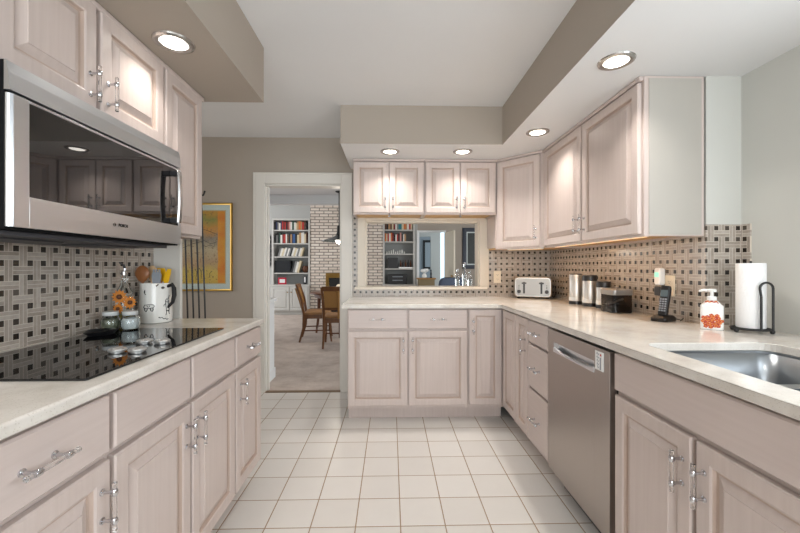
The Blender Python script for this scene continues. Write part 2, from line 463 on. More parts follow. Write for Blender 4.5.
# soffits
struct('ceiling_soffit_left', MB().box(XL, -0.718, -2.48, 2.127, ZL, ZC), M['wall'])
def soffit_mesh():
    b = MB()
    pl = [(-0.385, 2.86), (0.862, 2.86), (0.862, -2.48), (XR2, -2.48), (XR2, YJ), (XR, YJ), (XR, YB), (-0.385, YB)]
    n = len(pl)
    b.add([(x, y, ZS) for x, y in pl] + [(x, y, ZC) for x, y in pl], [tuple((j, (j + 1) % n, (j + 1) % n + n, j + n)) for j in range(n)], 0)
    for tr in tessellate_polygon([[Vector((x, y, 0)) for x, y in pl]]): b.add([(pl[i][0], pl[i][1], ZS) for i in tr], [(0, 1, 2)], 1)
    for tr in tessellate_polygon([[Vector((x, y, 0)) for x, y in pl]]): b.add([(pl[i][0], pl[i][1], ZC) for i in tr], [(0, 1, 2)], 0)
    me = b
    return me
struct('ceiling_soffit_right', soffit_mesh(), [M['wall'], M['ceil']], smooth=0)
# tiled splashbacks
TT = 0.008
struct('wall_tiled_left', MB().box(XL, XL + TT, -0.3, 2.128, 0.914, 1.36), M['tile_l'])
w = MB(); w.box(-0.375, -0.318, YB - TT, YB, 0.914, 1.70); w.box(-0.318, 0.945, YB - TT, YB, 0.914, 0.985); w.box(0.945, XR - TT, YB - TT, YB, 0.914, 1.40)
struct('wall_tiled_back', w, M['tile_b'])
struct('wall_tiled_right', MB().box(XR - TT, XR, YJ, YB, 0.914, 1.40), M['tile_r'])
M['tile_j'] = mosaic('mosaic_return', 0, 0.0545, 0.0232, 1.601 - 0.0545 * 10, 0.958 - 0.0545 * 10)
struct('wall_tiled_return', MB().box(XR - TT, XR2 - TT, YJ - TT, YJ, 0.914, 1.412), M['tile_j'])
struct('wall_tiled_sink', MB().box(XR2 - TT, XR2, 1.752, YJ, 0.914, 1.412), M['tile_r'])
# door casing, pass-through trim, sink window
def casing(x0, x1, z0, z1, wd, y, th, sill=False):
    b = MB()
    for k, (a, e, t2) in enumerate(((0, wd, th), (0, 0.018, th + 0.008))):
        b.box(x0 - wd + a, x0 - wd + e, y - t2, y, z0, z1 + wd - a); b.box(x1 + wd - e, x1 + wd - a, y - t2, y, z0, z1 + wd - a)
        b.box(x0 - wd + e, x1 + wd - e, y - t2, y, z1 + wd - e, z1 + wd - a)
    return b
b = casing(-1.205, -0.474, 0.0, 1.996, 0.105, YB, 0.016)
b.box(-1.216, -1.198, YB, YB + 0.125, 0, 1.996); b.box(-0.486, -0.468, YB, YB + 0.125, 0, 1.996); b.box(-1.198, -0.486, YB, YB + 0.125, 1.978, 1.996)
b.box(-1.198, -1.186, YB + 0.05, YB + 0.085, 0, 1.978); b.box(-0.498, -0.486, YB + 0.05, YB + 0.085, 0, 1.978)
struct('door_1', b, M['trim'], 0.003)
struct('trim_3', MB().box(-1.198, -0.486, YB - 0.012, YB + 0.03, 0, 0.008), plain('threshold_brown', (120, 98, 74), 0.6))
b = MB()
b.box(-0.318, -0.249, YB - 0.022, YB, 1.0, 1.69); b.box(0.855, 0.945, YB - 0.022, YB, 1.0, 1.69); b.box(-0.249, 0.855, YB - 0.022, YB, 1.645, 1.69)
b.box(-0.255, -0.235, YB, YB + 0.125, 1.0, 1.645); b.box(0.841, 0.861, YB, YB + 0.125, 1.0, 1.645); b.box(-0.235, 0.841, YB, YB + 0.125, 1.63, 1.65)
M['trim_warmlit'] = plain('cream_trim_warm_lit', (216, 206, 190), 0.4, var=0.03)  # warm cast of the room light put into the trim colour
struct('trim_1', b, M['trim_warmlit'], 0.003)
struct('trim_2', MB().box(-0.345, 0.925, YB - 0.05, YB + 0.15, 0.985, 1.012), M['trim_warmlit'], 0.004)
b = MB()
for y0, y1, z0, z1 in ((-0.7, -0.64, 1.06, 2.05), (0.94, 1.0, 1.06, 2.05), (0.12, 0.18, 1.12, 1.99), (-0.64, 0.94, 1.06, 1.12), (-0.64, 0.94, 1.99, 2.05)):
    b.box(XR2 + 0.03, XR2 + 0.09, y0, y1, z0, z1)
struct('window_1', b, M['trimw'], 0.004)
b = MB()
for x0, x1, z0, z1 in ((-1.2, -1.13, 0.3, 2.35), (1.33, 1.4, 0.3, 2.35), (0.06, 0.14, 0.37, 2.28), (-1.13, 1.33, 0.3, 0.37), (-1.13, 1.33, 2.28, 2.35)):
    b.box(x0, x1, -2.57, -2.5, z0, z1)
struct('window_2', b, M['trimw'], 0.004)

# ------------------------------------------------------------------ dining and living room beyond
struct('floor_carpet', MB().box(-5.1, 4.1, YB, 14.2, -0.1, 0.002), M['carpet'])
struct('ceiling_dining', MB().box(-5.1, 4.1, YB + 0.12, 6.5, ZC, ZC + 0.1), M['ceil'])
struct('ceiling_beam', MB().box(-5.1, 4.1, 6.5, 6.66, 2.29, 2.95), M['trimw'])
struct('ceiling_living', MB().box(-5.1, 4.1, 6.66, 14.2, 2.9, 3.0), M['ceil'])
struct('wall_dining_left', MB().box(-5.1, -5.0, YB + 0.12, 9.9, 0, 2.95), M['far'])
struct('wall_dining_right', MB().box(4.0, 4.1, YB + 0.12, 14.2, 0, 2.95), M['far'])
YF = 9.45
w = MB(); w.box(-5.0, -2.99, YF, YF + 0.4, 0, 2.95); w.box(-2.99, -2.03, YF, YF + 0.4, 2.42, 2.95); w.box(-2.99, -2.03, YF + 0.32, YF + 0.4, 0, 2.42)
w.box(-0.205, 0.66, YF, YF + 0.4, 2.42, 2.95); w.box(-0.205, 0.66, YF + 0.32, YF + 0.4, 0, 2.42)
w.box(0.62, 0.68, YF, YF + 0.4, 0, 2.42)
struct('wall_living_far', w, M['far'])
w = MB(); w.box(0.68, 1.40, YF, YF + 0.15, 2.10, 2.95); w.box(1.40, 4.0, YF, YF + 0.15, 0, 2.95)
struct('wall_living_right', w, M['wall'])
w = MB(); w.box(-2.03, -1.62, YF, YF + 0.4, 0, 2.95); w.box(-0.62, -0.205, YF, YF + 0.4, 0, 2.95); w.box(-1.62, -0.62, YF, YF + 0.4, 1.02, 2.95)
w.box(-1.62, -0.62, YF + 0.35, YF + 0.4, 0, 1.02)
struct('wall_brick', w, M['brick'])
# hall behind the far doorway
w = MB(); w.box(0.3, 0.70, 11.4, 11.5, 0, 2.9); w.box(0.70, 1.22, 11.4, 11.5, 2.12, 2.9); w.box(1.22, 1.52, 11.4, 11.5, 0, 2.9); w.box(1.72, 4.0, 11.4, 11.5, 0, 2.9); w.box(1.52, 1.72, 11.4, 11.5, 0, 0.5); w.box(1.52, 1.72, 11.4, 11.5, 2.3, 2.9)
struct('wall_hall', w, M['far'])
struct('wall_hall_left', MB().box(0.2, 0.3, YF + 0.4, 14.2, 0, 2.9), M['farb'])
struct('wall_hall_end', MB().box(0.3, 4.0, 14.1, 14.2, 0, 2.9), M['farb'])
b = MB(); b.box(0.66, 0.72, YF - 0.02, YF + 0.02, 0, 2.12); b.box(1.36, 1.40, YF - 0.02, YF + 0.02, 0, 2.12); b.box(0.72, 1.36, YF - 0.02, YF + 0.02, 2.07, 2.12)
struct('door_2', b, M['trimw'], 0.003)
struct('window_3', MB().box(1.52, 1.72, 11.42, 11.46, 0.5, 2.3), plain('daylit_pane', (214, 236, 250), 0.3, emit=0.9))
t = thing('interior_door', 'cream interior door standing open in the far room, right of the lit doorway', 'door', (1.385, YF - 0.045, 0), math.radians(-80))
obj('door_leaf', MB().box(0.005, 0.66, -0.02, 0.02, 0.012, 2.06), plain('cream_door', (206, 196, 176), 0.45), t, 0.003)
obj('door_knob', MB().tube([(0.60, -0.02, 0.98), (0.60, -0.07, 0.98)], [0.012, 0.026], 12), M['brass'], t)
# half wall by the kitchen doorway
b = MB(); b.box(-1.42, -1.27, YB + 0.12, 4.10, 0, 0.83); b.box(-1.44, -1.245, YB + 0.12, 4.13, 0.83, 0.862); b.box(-1.27, -1.258, YB + 0.12, 4.105, 0, 0.11)
struct('wall_half', b, M['trimw'], 0.003)

# ------------------------------------------------------------------ cabinets
def panel_door(wd, ht, th=0.02, st=0.052):
    """raised-panel door: lower-left corner at origin, front towards -y"""
    b = MB()
    prof = [(0, 0), (0, -th + 0.004), (0.004, -th), (st - 0.006, -th), (st, -th + 0.003), (st + 0.003, -th + 0.013), (st + 0.011, -th + 0.013), (st + 0.036, -th + 0.003), (st + 0.0365, -th + 0.0005), (st + 0.038, -th + 0.0)]
    k = min(1.0, (min(wd, ht) / 2 - 0.02) / (st + 0.038))
    rings = [[(i * k if i > 0.004 else i, y, i * k if i > 0.004 else i), (wd - (i * k if i > 0.004 else i), y, i * k if i > 0.004 else i),
              (wd - (i * k if i > 0.004 else i), y, ht - (i * k if i > 0.004 else i)), (i * k if i > 0.004 else i, y, ht - (i * k if i > 0.004 else i))] for i, y in prof]
    b.loft(rings); n4 = 4
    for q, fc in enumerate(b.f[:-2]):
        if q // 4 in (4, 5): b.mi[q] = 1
    return b
def slab_front(wd, ht, th=0.02):
    b = MB()
    prof = [(0, 0), (0, -th + 0.005), (0.005, -th)]
    return b.loft([[(i, y, i), (wd - i, y, i), (wd - i, y, ht - i), (i, y, ht - i)] for i, y in prof])
def handle_mesh(vert, L=0.118, gap=0.072):
    """clear rod held by two chrome posts, centred at the origin, standing off towards -y"""
    b = MB()
    def P(a, y): return (0, y, a) if vert else (a, y, 0)
    b.tube([P(-L / 2, -0.032), P(L / 2, -0.032)], 0.0055, 10, 0)
    for s in (-1, 1):
        c = s * gap / 2
        b.tube([P(c, 0.0), P(c, -0.003), P(c, -0.005), P(c, -0.018), P(c, -0.026)], [0.0085, 0.0085, 0.0045, 0.004, 0.006], 10, 1)
        b.tube([P(c - 0.008, -0.032), P(c - 0.004, -0.032), P(c + 0.004, -0.032), P(c + 0.008, -0.032)], [0.0062, 0.0078, 0.0078, 0.0062], 10, 1)
        e = s * L / 2
        b.tube([P(e - 0.003 * s, -0.032), P(e + 0.002 * s, -0.032)], 0.006, 10, 0)
    return b
HV = handle_mesh(True).mesh('handle', [M['acrylic'], M['chrome']]); HH = handle_mesh(False).mesh('handle', [M['acrylic'], M['chrome']])
def handle(parent, x, z, vert, y=-0.02):
    o = bpy.data.objects.new('handle', HV if vert else HH); COL.objects.link(o); o.parent = parent; o.location = (x, y, z)
    return o
def add_front(t, kind, x0, x1, z0, z1, hd=None):
    """hd: None, 'c' centre level, or ('v', x offset from left edge, z centre) upright"""
    wd = x1 - x0; ht = z1 - z0
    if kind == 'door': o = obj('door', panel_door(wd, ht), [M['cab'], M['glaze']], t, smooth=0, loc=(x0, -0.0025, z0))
    elif kind == 'drawer': o = obj('drawer', slab_front(wd, ht), M['cab_h'], t, smooth=0, loc=(x0, -0.0025, z0))
    else: o = obj('front_panel', slab_front(wd, ht), M['cab_h'], t, smooth=0, loc=(x0, -0.0025, z0))
    if hd == 'c': handle(o, wd / 2, ht / 2, False)
    elif hd: handle(o, hd[1] if hd[1] > 0 else wd + hd[1], hd[2] - z0, True)
    return o
def base_cab(label, loc, rz, wd, depth, fronts, group='whitewashed base cabinets', toe=0.08):
    t = thing('base_cabinet', label, 'cabinet', loc, rz, None)
    b = MB(); b.box(0, wd, 0, 0.018, 0.105, 0.884); b.box(0, 0.018, 0.018, depth, 0.105, 0.884); b.box(wd - 0.018, wd, 0.018, depth, 0.105, 0.884)
    b.box(0.018, wd - 0.018, 0.018, depth, 0.105, 0.125); b.box(0.018, wd - 0.018, depth - 0.012, depth, 0.125, 0.884)
    obj('carcass', b, M['cab'], t, 0.001)
    obj('toe_kick', MB().box(0, wd, toe, toe + 0.018, 0, 0.105), M['cab'], t)
    for f in fronts: add_front(t, *f)
    return t
DZ0, DZ1, HZ = 0.13, 0.706, 0.60       # door bottom, top, handle centre
RZ0, RZ1 = 0.724, 0.872                # drawer bottom, top
# left run, faces +x; local x runs along world +y
XF = -0.75
def L(y0): return (XF, y0, 0)
base_cab('whitewashed base cabinet with one wide drawer, nearest the camera on the left', L(0.585), PI / 2, 0.408, 0.585,
         [('drawer', 0.006, 0.402, RZ0, RZ1, 'c'), ('door', 0.006, 0.402, DZ0, DZ1, ('v', -0.03, HZ))])
base_cab('whitewashed double-door base cabinet under the black cooktop', L(0.994), PI / 2, 0.776, 0.585,
         [('panel', 0.010, 0.382, RZ0, RZ1), ('panel', 0.396, 0.768, RZ0, RZ1), ('door', 0.010, 0.382, DZ0, DZ1, ('v', -0.03, HZ)), ('door', 0.396, 0.768, DZ0, DZ1, ('v', 0.03, HZ))])
base_cab('narrow whitewashed base cabinet with drawer at the doorway end of the left counter', L(1.771), PI / 2, 0.345, 0.585,
         [('drawer', 0.008, 0.337, RZ0, RZ1, 'c'), ('door', 0.008, 0.337, DZ0, DZ1, ('v', 0.045, HZ))])
# back run, faces -y
YFb = 2.90
base_cab('whitewashed base cabinet with two drawers and two doors below the pass-through', (-0.336, YFb, 0), 0, 0.934, 0.69,
         [('drawer', 0.006, 0.462, RZ0, RZ1, 'c'), ('drawer', 0.474, 0.928, RZ0, RZ1, 'c'), ('door', 0.006, 0.462, DZ0, DZ1, ('v', -0.03, HZ)), ('door', 0.474, 0.928, DZ0, DZ1, ('v', 0.03, HZ))])
base_cab('narrow whitewashed base cabinet with one tall door in the inner corner', (0.599, YFb, 0), 0, 0.284, 0.69,
         [('door', 0.008, 0.262, DZ0, RZ1, ('v', 0.03, 0.745))])
# right run, faces -x; local x runs along world -y
XFR = 0.885
def R(y1): return (XFR, y1, 0)
base_cab('whitewashed corner base cabinet with two slim full-height doors, left of the drawer stack', R(2.898), -PI / 2, 0.563, 0.66,
         [('door', 0.045, 0.330, DZ0, RZ1), ('door', 0.340, 0.557, DZ0, RZ1, ('v', -0.035, 0.70))])
base_cab('whitewashed base cabinet with a stack of three drawers beside the dishwasher', R(2.334), -PI / 2, 0.305, 0.66,
         [('drawer', 0.006, 0.297, RZ0 + 0.012, RZ1, 'c'), ('drawer', 0.006, 0.297, 0.462, 0.722, 'c'), ('drawer', 0.006, 0.297, DZ0, 0.448, 'c')])
sinkcab = base_cab('whitewashed double-door cabinet under the steel sink', R(1.430), -PI / 2, 0.765, 0.66,
         [('panel', 0.008, 0.757, RZ0 + 0.006, RZ1), ('door', 0.012, 0.376, DZ0, DZ1 + 0.006, ('v', -0.03, HZ)), ('door', 0.394, 0.757, DZ0, DZ1 + 0.006, ('v', 0.03, HZ))])

# countertops
tag(obj('countertop', MB().prism([(XL + 0.0, -0.3), (-0.714, -0.3), (-0.714, 2.1265), (XL, 2.1265)], [], 0.884, 0.914), M['quartz'], None, 0.007, seg=3, smooth=0, merge=True),
    'cream quartz countertop on the left run, around the black cooktop', 'countertop')
outer = [(0.848, -0.3), (XR2, -0.3), (XR2, YJ), (XR, YJ), (XR, YB), (-0.376, YB), (-0.376, 2.85)]
r = 0.035
outer += [(0.848 - r + r * math.sin(a), 2.85 - r + r * math.cos(a)) for a in [PI / 2 * i / 5 for i in range(6)]]
tag(obj('countertop', MB().prism(outer, [rrect(0.955, 1.440, 0.713, 1.392, 0.05)], 0.884, 0.914), M['quartz'], None, 0.007, seg=3, smooth=0, merge=True),
    'L-shaped cream quartz countertop along the back and right, cut out for the sink', 'countertop')
for nm, lb, lc, rz, wd in (('base_cabinet', 'whitewashed base cabinet beyond the frame at the near end of the left counter', (XF, -0.28, 0), PI / 2, 0.86), ('base_cabinet', 'whitewashed base cabinet beyond the frame at the near end of the right counter', (XFR, 0.66, 0), -PI / 2, 0.94)):
    base_cab(lb, lc, rz, wd, 0.585, [('drawer', 0.006, wd - 0.006, RZ0, RZ1, 'c'), ('door', 0.006, wd / 2 - 0.004, DZ0, DZ1, ('v', -0.03, HZ)), ('door', wd / 2 + 0.004, wd - 0.006, DZ0, DZ1, ('v', 0.03, HZ))])

# wall cabinets
def wall_cab(label, loc, rz, wd, depth, z0, z1, fronts, end_panel=False, latch=False):
    t = thing('wall_cabinet', label, 'cabinet', loc, rz)
    b = MB(); b.box(0, wd, 0, 0.018, z0, z1); b.box(0, 0.016, 0.018, depth, z0, z1); b.box(wd - 0.016, wd, 0.018, depth, z0, z1); b.box(0.016, wd - 0.016, 0.018, depth, z1 - 0.016, z1); b.box(0.016, wd - 0.016, depth - 0.01, depth, z0, z1 - 0.016)
    obj('carcass', b, M['cab'], t, 0.001)
    obj('bottom_panel', MB().box(0.016, wd - 0.016, 0.018, depth - 0.01, z0 + 0.012, z0 + 0.026), M['maple'], t)
    obj('crown', MB().box(0, wd, -0.024, -0.001, z1 - 0.022, z1), M['cab_h'], t, 0.005)
    for f in fronts: add_front(t, *f)
    return t
ZT = ZS - 0.001
DT = 2.116
wall_cab('pale two-door wall cabinet above the microwave', (-1.05, 0.965, 0), PI / 2, 0.757, 0.285, 1.742, ZL - 0.001,
         [('door', 0.030, 0.366, 1.752, DT, ('v', -0.03, 1.83)), ('door', 0.386, 0.750, 1.752, DT, ('v', 0.03, 1.83))])
wall_cab('pale tall single-door wall cabinet right of the microwave', (-1.05, 1.7225, 0), PI / 2, 0.3605, 0.285, 1.355, ZL - 0.001,
         [('door', 0.012, 0.336, 1.368, DT)])
uc = 'small pale two-door wall cabinet over the left half of the pass-through'
def latch(t, x, z):
    obj('latch', MB().tube([(x, -0.012, z), (x, -0.012, z - 0.03)], 0.006, 8).tube([(x - 0.01, -0.018, z - 0.03), (x + 0.01, -0.018, z - 0.03)], 0.006, 8), M['chrome'], t)
t = wall_cab('small pale two-door wall cabinet over the left half of the pass-through', (-0.330, 3.27, 0), 0, 0.622, 0.322, 1.660, ZT,
         [('door', 0.006, 0.310, 1.674, DT, ('v', -0.03, 1.755)), ('door', 0.318, 0.616, 1.674, DT, ('v', 0.03, 1.755))]); latch(t, 0.316, 1.672)
t = wall_cab('small pale two-door wall cabinet over the right half of the pass-through', (0.293, 3.27, 0), 0, 0.635, 0.322, 1.660, ZT,
         [('door', 0.012, 0.310, 1.674, DT, ('v', -0.03, 1.755)), ('door', 0.318, 0.622, 1.674, DT, ('v', 0.03, 1.755))]); latch(t, 0.316, 1.672)
t = wall_cab('pale two-door wall cabinet on the right with a bare grey end panel', (1.247, 2.988, 0), -PI / 2, 1.182, 0.300, 1.355, ZT,
         [('door', 0.030, 0.604, 1.368, DT, ('v', -0.03, 1.475)), ('door', 0.622, 1.166, 1.368, DT, ('v', 0.03, 1.475))])
obj('end_panel', MB().box(1.182, 1.186, 0.022, 0.285, 1.362, ZT - 0.012), plain('grey_end_panel', (174, 169, 161), 0.45, var=0.05, sc=5), t)
# diagonal corner wall cabinet
t = thing('wall_cabinet', 'pale diagonal corner wall cabinet with one door', 'cabinet', (0.930, 3.287, 0), -PI / 4)
dl = math.hypot(1.247 - 0.930, 2.99 - 3.287)
inv = Matrix.Rotation(PI / 4, 4, 'Z') @ Matrix.Translation((-0.930, -3.287, 0))
pl = [(0.930, 3.287), (1.247, 2.99), (1.545, 2.99), (1.545, 3.588), (0.930, 3.588)]
b = MB(); b.mt = inv; b.prism(pl, [], 1.375, ZT); obj('carcass', b, M['cab'], t, 0.001)
b = MB(); b.mt = inv; b.prism([(0.945, 3.29), (1.247, 3.005), (1.535, 3.005), (1.535, 3.58), (0.945, 3.58)], [], 1.362, 1.3745); obj('bottom_panel', b, M['maple'], t)
obj('front_frame', MB().box(0, dl, -0.004, 0.008, 1.355, ZT), M['cab'], t, 0.001)
obj('crown', MB().box(0.01, dl - 0.01, -0.024, -0.004, ZT - 0.022, ZT), M['cab_h'], t, 0.005)
d = add_front(t, 'door', 0.028, dl - 0.028, 1.368, DT, ('v', -0.03, 1.475)); d.location.y = -0.0065

# ------------------------------------------------------------------ recessed lights
def can(x, y, label, power, zs=ZS):
    t = thing('recessed_light', label, 'ceiling light', (x, y, zs), 0, 'recessed lights in the soffits')
    b = MB(); n = 32
    prof = [(0.050, -0.001), (0.054, -0.007), (0.066, -0.010), (0.076, -0.006), (0.079, -0.0005)]
    b.loft([[(r * math.cos(2 * PI * j / n), r * math.sin(2 * PI * j / n), z) for j in range(n)] for r, z in prof], False)
    obj('trim_ring', b, M['nickel'], t)
    obj('lens', MB().lathe([(0.052, -0.0008), (0.050, -0.006), (0.03, -0.009), (0.001, -0.010)], n=28), M['lens'], t)
    l = bpy.data.lights.new('lamp', 'AREA'); l.shape = 'DISK'; l.size = 0.09; l.energy = power; l.color = (1.0, 0.95, 0.89); l.spread = math.radians(115)
    o = bpy.data.objects.new('lamp', l); COL.objects.link(o); o.parent = t; o.location = (0, 0, -0.014)
    return t
CP = 3.2
can(-0.896, 1.564, 'lit recessed light in the left soffit above the microwave', CP * 0.5, ZL)
can(-0.007, 3.045, 'lit recessed light in the back soffit, the left of the pair over the pass-through', CP)
can(0.587, 3.035, 'lit recessed light in the back soffit, the right of the pair over the pass-through', CP)
can(1.025, 2.583, 'lit recessed light in the right soffit nearest the corner cabinet', CP)
can(1.03, 1.681, 'lit recessed light in the right soffit by the grey end panel', CP)
can(-0.95, 0.25, 'unseen recessed light added for fill in the left soffit beyond the frame', CP, ZL)  # out of view, added only for its light
can(1.1, 0.35, 'unseen recessed light added for fill in the right soffit beyond the frame', CP)  # likewise an unseen extra, put in for its light

# ------------------------------------------------------------------ microwave
t = thing('microwave', 'stainless steel over-the-range microwave above the cooktop', 'microwave', (XL + 0.002, 0.958, 1.30))
# local: x out from wall (0 .. 0.385), y along the front (0..0.756), z up (0..0.435)
D = 0.383; MW = 0.763
b = MB(); b.box(0, D - 0.014, 0, MW, 0.0, 0.426); obj('body', b, plain('matt_black_casing', (20, 20, 22), 0.7, spec=0.1), t, 0.002)
def face(mb, y0, y1, z0, z1, x0, x1, mi=0): return mb.box(x0, x1, y0, y1, z0, z1, mi)
obj('vent_band', MB().loft([[(D - 0.014, y, 0.350), (D, y, 0.350), (D - 0.003, y, 0.395), (D - 0.009, y, 0.424), (D - 0.014, y, 0.426)] for y in (0, MW)]), M['steel'], t, smooth=0)
b = MB(); wy0, wy1, wz0, wz1 = 0.052, 0.743, 0.088, 0.336
b.box(D - 0.012, D, 0.010, wy0, 0.006, 0.343); b.box(D - 0.012, D, wy1, MW, 0.006, 0.343); b.box(D - 0.012, D, wy0, wy1, 0.006, wz0); b.box(D - 0.012, D, wy0, wy1, wz1, 0.343)
b.loft([[(D - 0.012, 0, z), (D - 0.008, 0.0, z), (D - 0.003, 0.003, z), (D, 0.010, z), (D - 0.012, 0.010, z)] for z in (0.006, 0.343)])
dr = obj('door', b, M['steel'], t, 0.0008)
obj('window', MB().box(D - 0.0115, D - 0.0015, wy0, wy1, wz0, wz1), M['mwglass'], dr)
b = MB()
b.loft([[(D + 0.030 + 0.006 * math.sin(PI * k / 8), 0.676, z), (D + 0.036 + 0.006 * math.sin(PI * k / 8), 0.682, z), (D + 0.036 + 0.006 * math.sin(PI * k / 8), 0.702, z), (D + 0.028 + 0.006 * math.sin(PI * k / 8), 0.708, z)] for k, z in enumerate([0.095 + 0.225 * q / 8 for q in range(9)])], mi=0)
b.box(D - 0.002, D + 0.034, 0.682, 0.704, 0.095, 0.115, 1); b.box(D - 0.002, D + 0.034, 0.682, 0.704, 0.300, 0.320, 1)
obj('handle', b, [M['steel_v'], M['black']], dr, 0.002)
b = MB(); b.box(0.02, D - 0.05, 0.02, MW - 0.02, -0.013, 0.0); b.box(0.12, 0.26, 0.08, 0.30, -0.018, -0.013); b.box(0.12, 0.26, 0.45, 0.67, -0.018, -0.013)
obj('grease_filter', b, M['dkgrey'], t, 0.002)

def text_part(name, body, size, parent, mat, mtx, depth=0.0006, bold=0.0):
    c = bpy.data.curves.new(name, 'FONT'); c.body = body; c.size = size; c.align_x = 'CENTER'; c.align_y = 'CENTER'; c.extrude = depth; c.offset = bold
    tmp = bpy.data.objects.new('tmp', c); COL.objects.link(tmp)
    dg = bpy.context.evaluated_depsgraph_get(); me = bpy.data.meshes.new_from_object(tmp.evaluated_get(dg))
    bpy.data.objects.remove(tmp)
    me.transform(mtx); me.materials.clear(); me.materials.append(mat)
    o = bpy.data.objects.new(name, me); COL.objects.link(o); o.parent = parent
    return o
def basis(right, up, origin):
    r_ = Vector(right); u_ = Vector(up); n_ = r_.cross(u_)
    m = Matrix((r_, u_, n_)).transposed().to_4x4(); m.translation = Vector(origin); return m
text_part('lettering', 'BOSCH', 0.0140, t, M['ink'], basis((0, 1, 0), (0, 0, 1), (D + 0.0006, 0.397, 0.050)), bold=0.0006)
ring = [(D + 0.0008, 0.355 + 0.0052 * math.cos(2 * PI * j / 20), 0.050 + 0.0052 * math.sin(2 * PI * j / 20)) for j in range(20)]
b = MB().tube(ring, 0.0009, 6, cyc=True); b.box(D, D + 0.001, 0.3515, 0.3528, 0.047, 0.053); b.box(D, D + 0.001, 0.3572, 0.3585, 0.047, 0.053); b.box(D, D + 0.001, 0.3528, 0.3572, 0.0495, 0.0505)
obj('emblem', b, M['ink'], t)

# ------------------------------------------------------------------ cooktop
KNOBS = ((-0.908, 1.262), (-0.843, 1.262), (-0.915, 1.408), (-0.850, 1.408))
t = thing('cooktop', 'black glass electric cooktop set in the left counter', 'cooktop', (-1.02, 1.36, 0.9143))
obj('glass_top', MB().prism(rrect(-0.262, 0.247, -0.394, 0.392, 0.008, 3), [], 0.0, 0.006), M['blackglass'], t, 0.0015)
for x, y in KNOBS:
    k = thing_ = None
    b = MB().lathe([(0.019, 0), (0.019, 0.003), (0.026, 0.004), (0.027, 0.010), (0.024, 0.013), (0.001, 0.0135)], n=28)
    b.box(-0.004, 0.004, -0.022, 0.022, 0.011, 0.017)
    obj('control_knob', b, M['knob'], t, 0.0006, loc=(x + 1.02, y - 1.36, 0.006))

# ------------------------------------------------------------------ dishwasher
t = thing('dishwasher', 'stainless steel dishwasher between the drawer stack and the sink cabinet', 'dishwasher', (XFR, 2.018, 0), -PI / 2)
DWW = 0.578
b = MB(); b.box(0.006, DWW - 0.006, 0.006, 0.58, 0.10, 0.872); obj('tub', b, M['black'], t)
px0, px1, pz0, pz1 = 0.072, 0.462, 0.758, 0.806
b = MB(); y0, y1 = -0.026, 0.004
b.box(0.004, px0, y0, y1, 0.118, 0.868); b.box(px1, DWW - 0.004, y0, y1, 0.118, 0.868); b.box(px0, px1, y0, y1, 0.118, pz0); b.box(px0, px1, y0, y1, pz1, 0.868)
dr = obj('door', b, M['steel_dw'], t, 0.0006)
b = MB(); n = 12
lip = []
for k in range(n + 1):
    f = k / n; x = px0 + (px1 - px0) * f; z = pz0 + 0.016 * (1 - math.sin(PI * f))
    lip.append([(x, y0 - 0.004, pz0 - 0.001), (x, y0 - 0.004, z + 0.004), (x, y0 + 0.004, z + 0.008), (x, y0 + 0.012, z + 0.002), (x, y0 + 0.012, pz0 - 0.001)])
b.loft(lip); b.box(px0, px1, 0.0, 0.0038, pz0, pz1)
obj('handle', b, M['steel'], dr)
obj('toe_panel', MB().box(0.006, DWW - 0.006, 0.06, 0.075, 0.0, 0.10), M['dkgrey'], t)
t = thing('dishwasher_magnet', 'small white and grey lettered magnet on the dishwasher front', 'magnet', (XFR - 0.0264, 2.018 - 0.505, 0.817), -PI / 2)
obj('card', MB().box(-0.029, 0.029, -0.004, 0, -0.039, 0.039), M['white'], t, 0.001)
b = MB()
for k, zz in enumerate((0.026, 0.012, -0.002, -0.016, -0.028)):
    b.tube([(-0.018 + 0.002 * k, -0.0042, zz), (-0.010, -0.0042, zz + 0.007), (-0.004, -0.0042, zz - 0.003), (0.002, -0.0042, zz + 0.005)], 0.0012, 6)
b.box(0.008, 0.016, -0.0046, -0.004, -0.034, 0.016)
obj('lettering', b, M['greyplastic'], t)
obj('spot', MB().box(0.010, 0.018, -0.0048, -0.004, 0.022, 0.030), M['red'], t)

# ------------------------------------------------------------------ sink
t = thing('sink', 'double-bowl undermount stainless steel sink in the right counter', 'sink', (1.20, 0.975, 0.70))
inv = Matrix.Translation((-1.20, -0.975, -0.70))
A1 = (0.962, 1.433, 0.992, 1.385); A2 = (0.962, 1.433, 0.72, 0.955)
b = MB(); b.mt = inv; b.prism(rrect(0.935, 1.462, 0.693, 1.408, 0.05), [rrect(*A1, 0.045), rrect(*A2, 0.045)], 0.874, 0.8835); obj('rim', b, M['sink'], t)
for A in (A1, A2):
    b = MB(); b.mt = inv; rings = []
    for ins, z, rr in ((0.0, 0.876, 0.045), (0.004, 0.75, 0.045), (0.008, 0.715, 0.045), (0.02, 0.70, 0.04), (0.16, 0.696, 0.03)):
        rings.append([(x, y, z) for x, y in rrect(A[0] + ins, A[1] - ins, A[2] + ins, A[3] - ins, rr)])
    n = len(rings[0]); b.loft(rings, False); b.add(rings[-1], [tuple(range(n))])
    o = obj('bowl', b, M['sink'], t); md = o.modifiers.new('t', 'SOLIDIFY'); md.thickness = 0.0015; md.offset = 1
    cx, cy = (A[0] + A[1]) / 2, (A[2] + A[3]) / 2
    b = MB(); b.mt = inv; b.lathe([(0.042, 0.0), (0.042, 0.003), (0.034, 0.004), (0.03, 0.001), (0.001, 0.001)], (cx, cy, 0.6965), 24); obj('drain', b, M['chrome'], o)

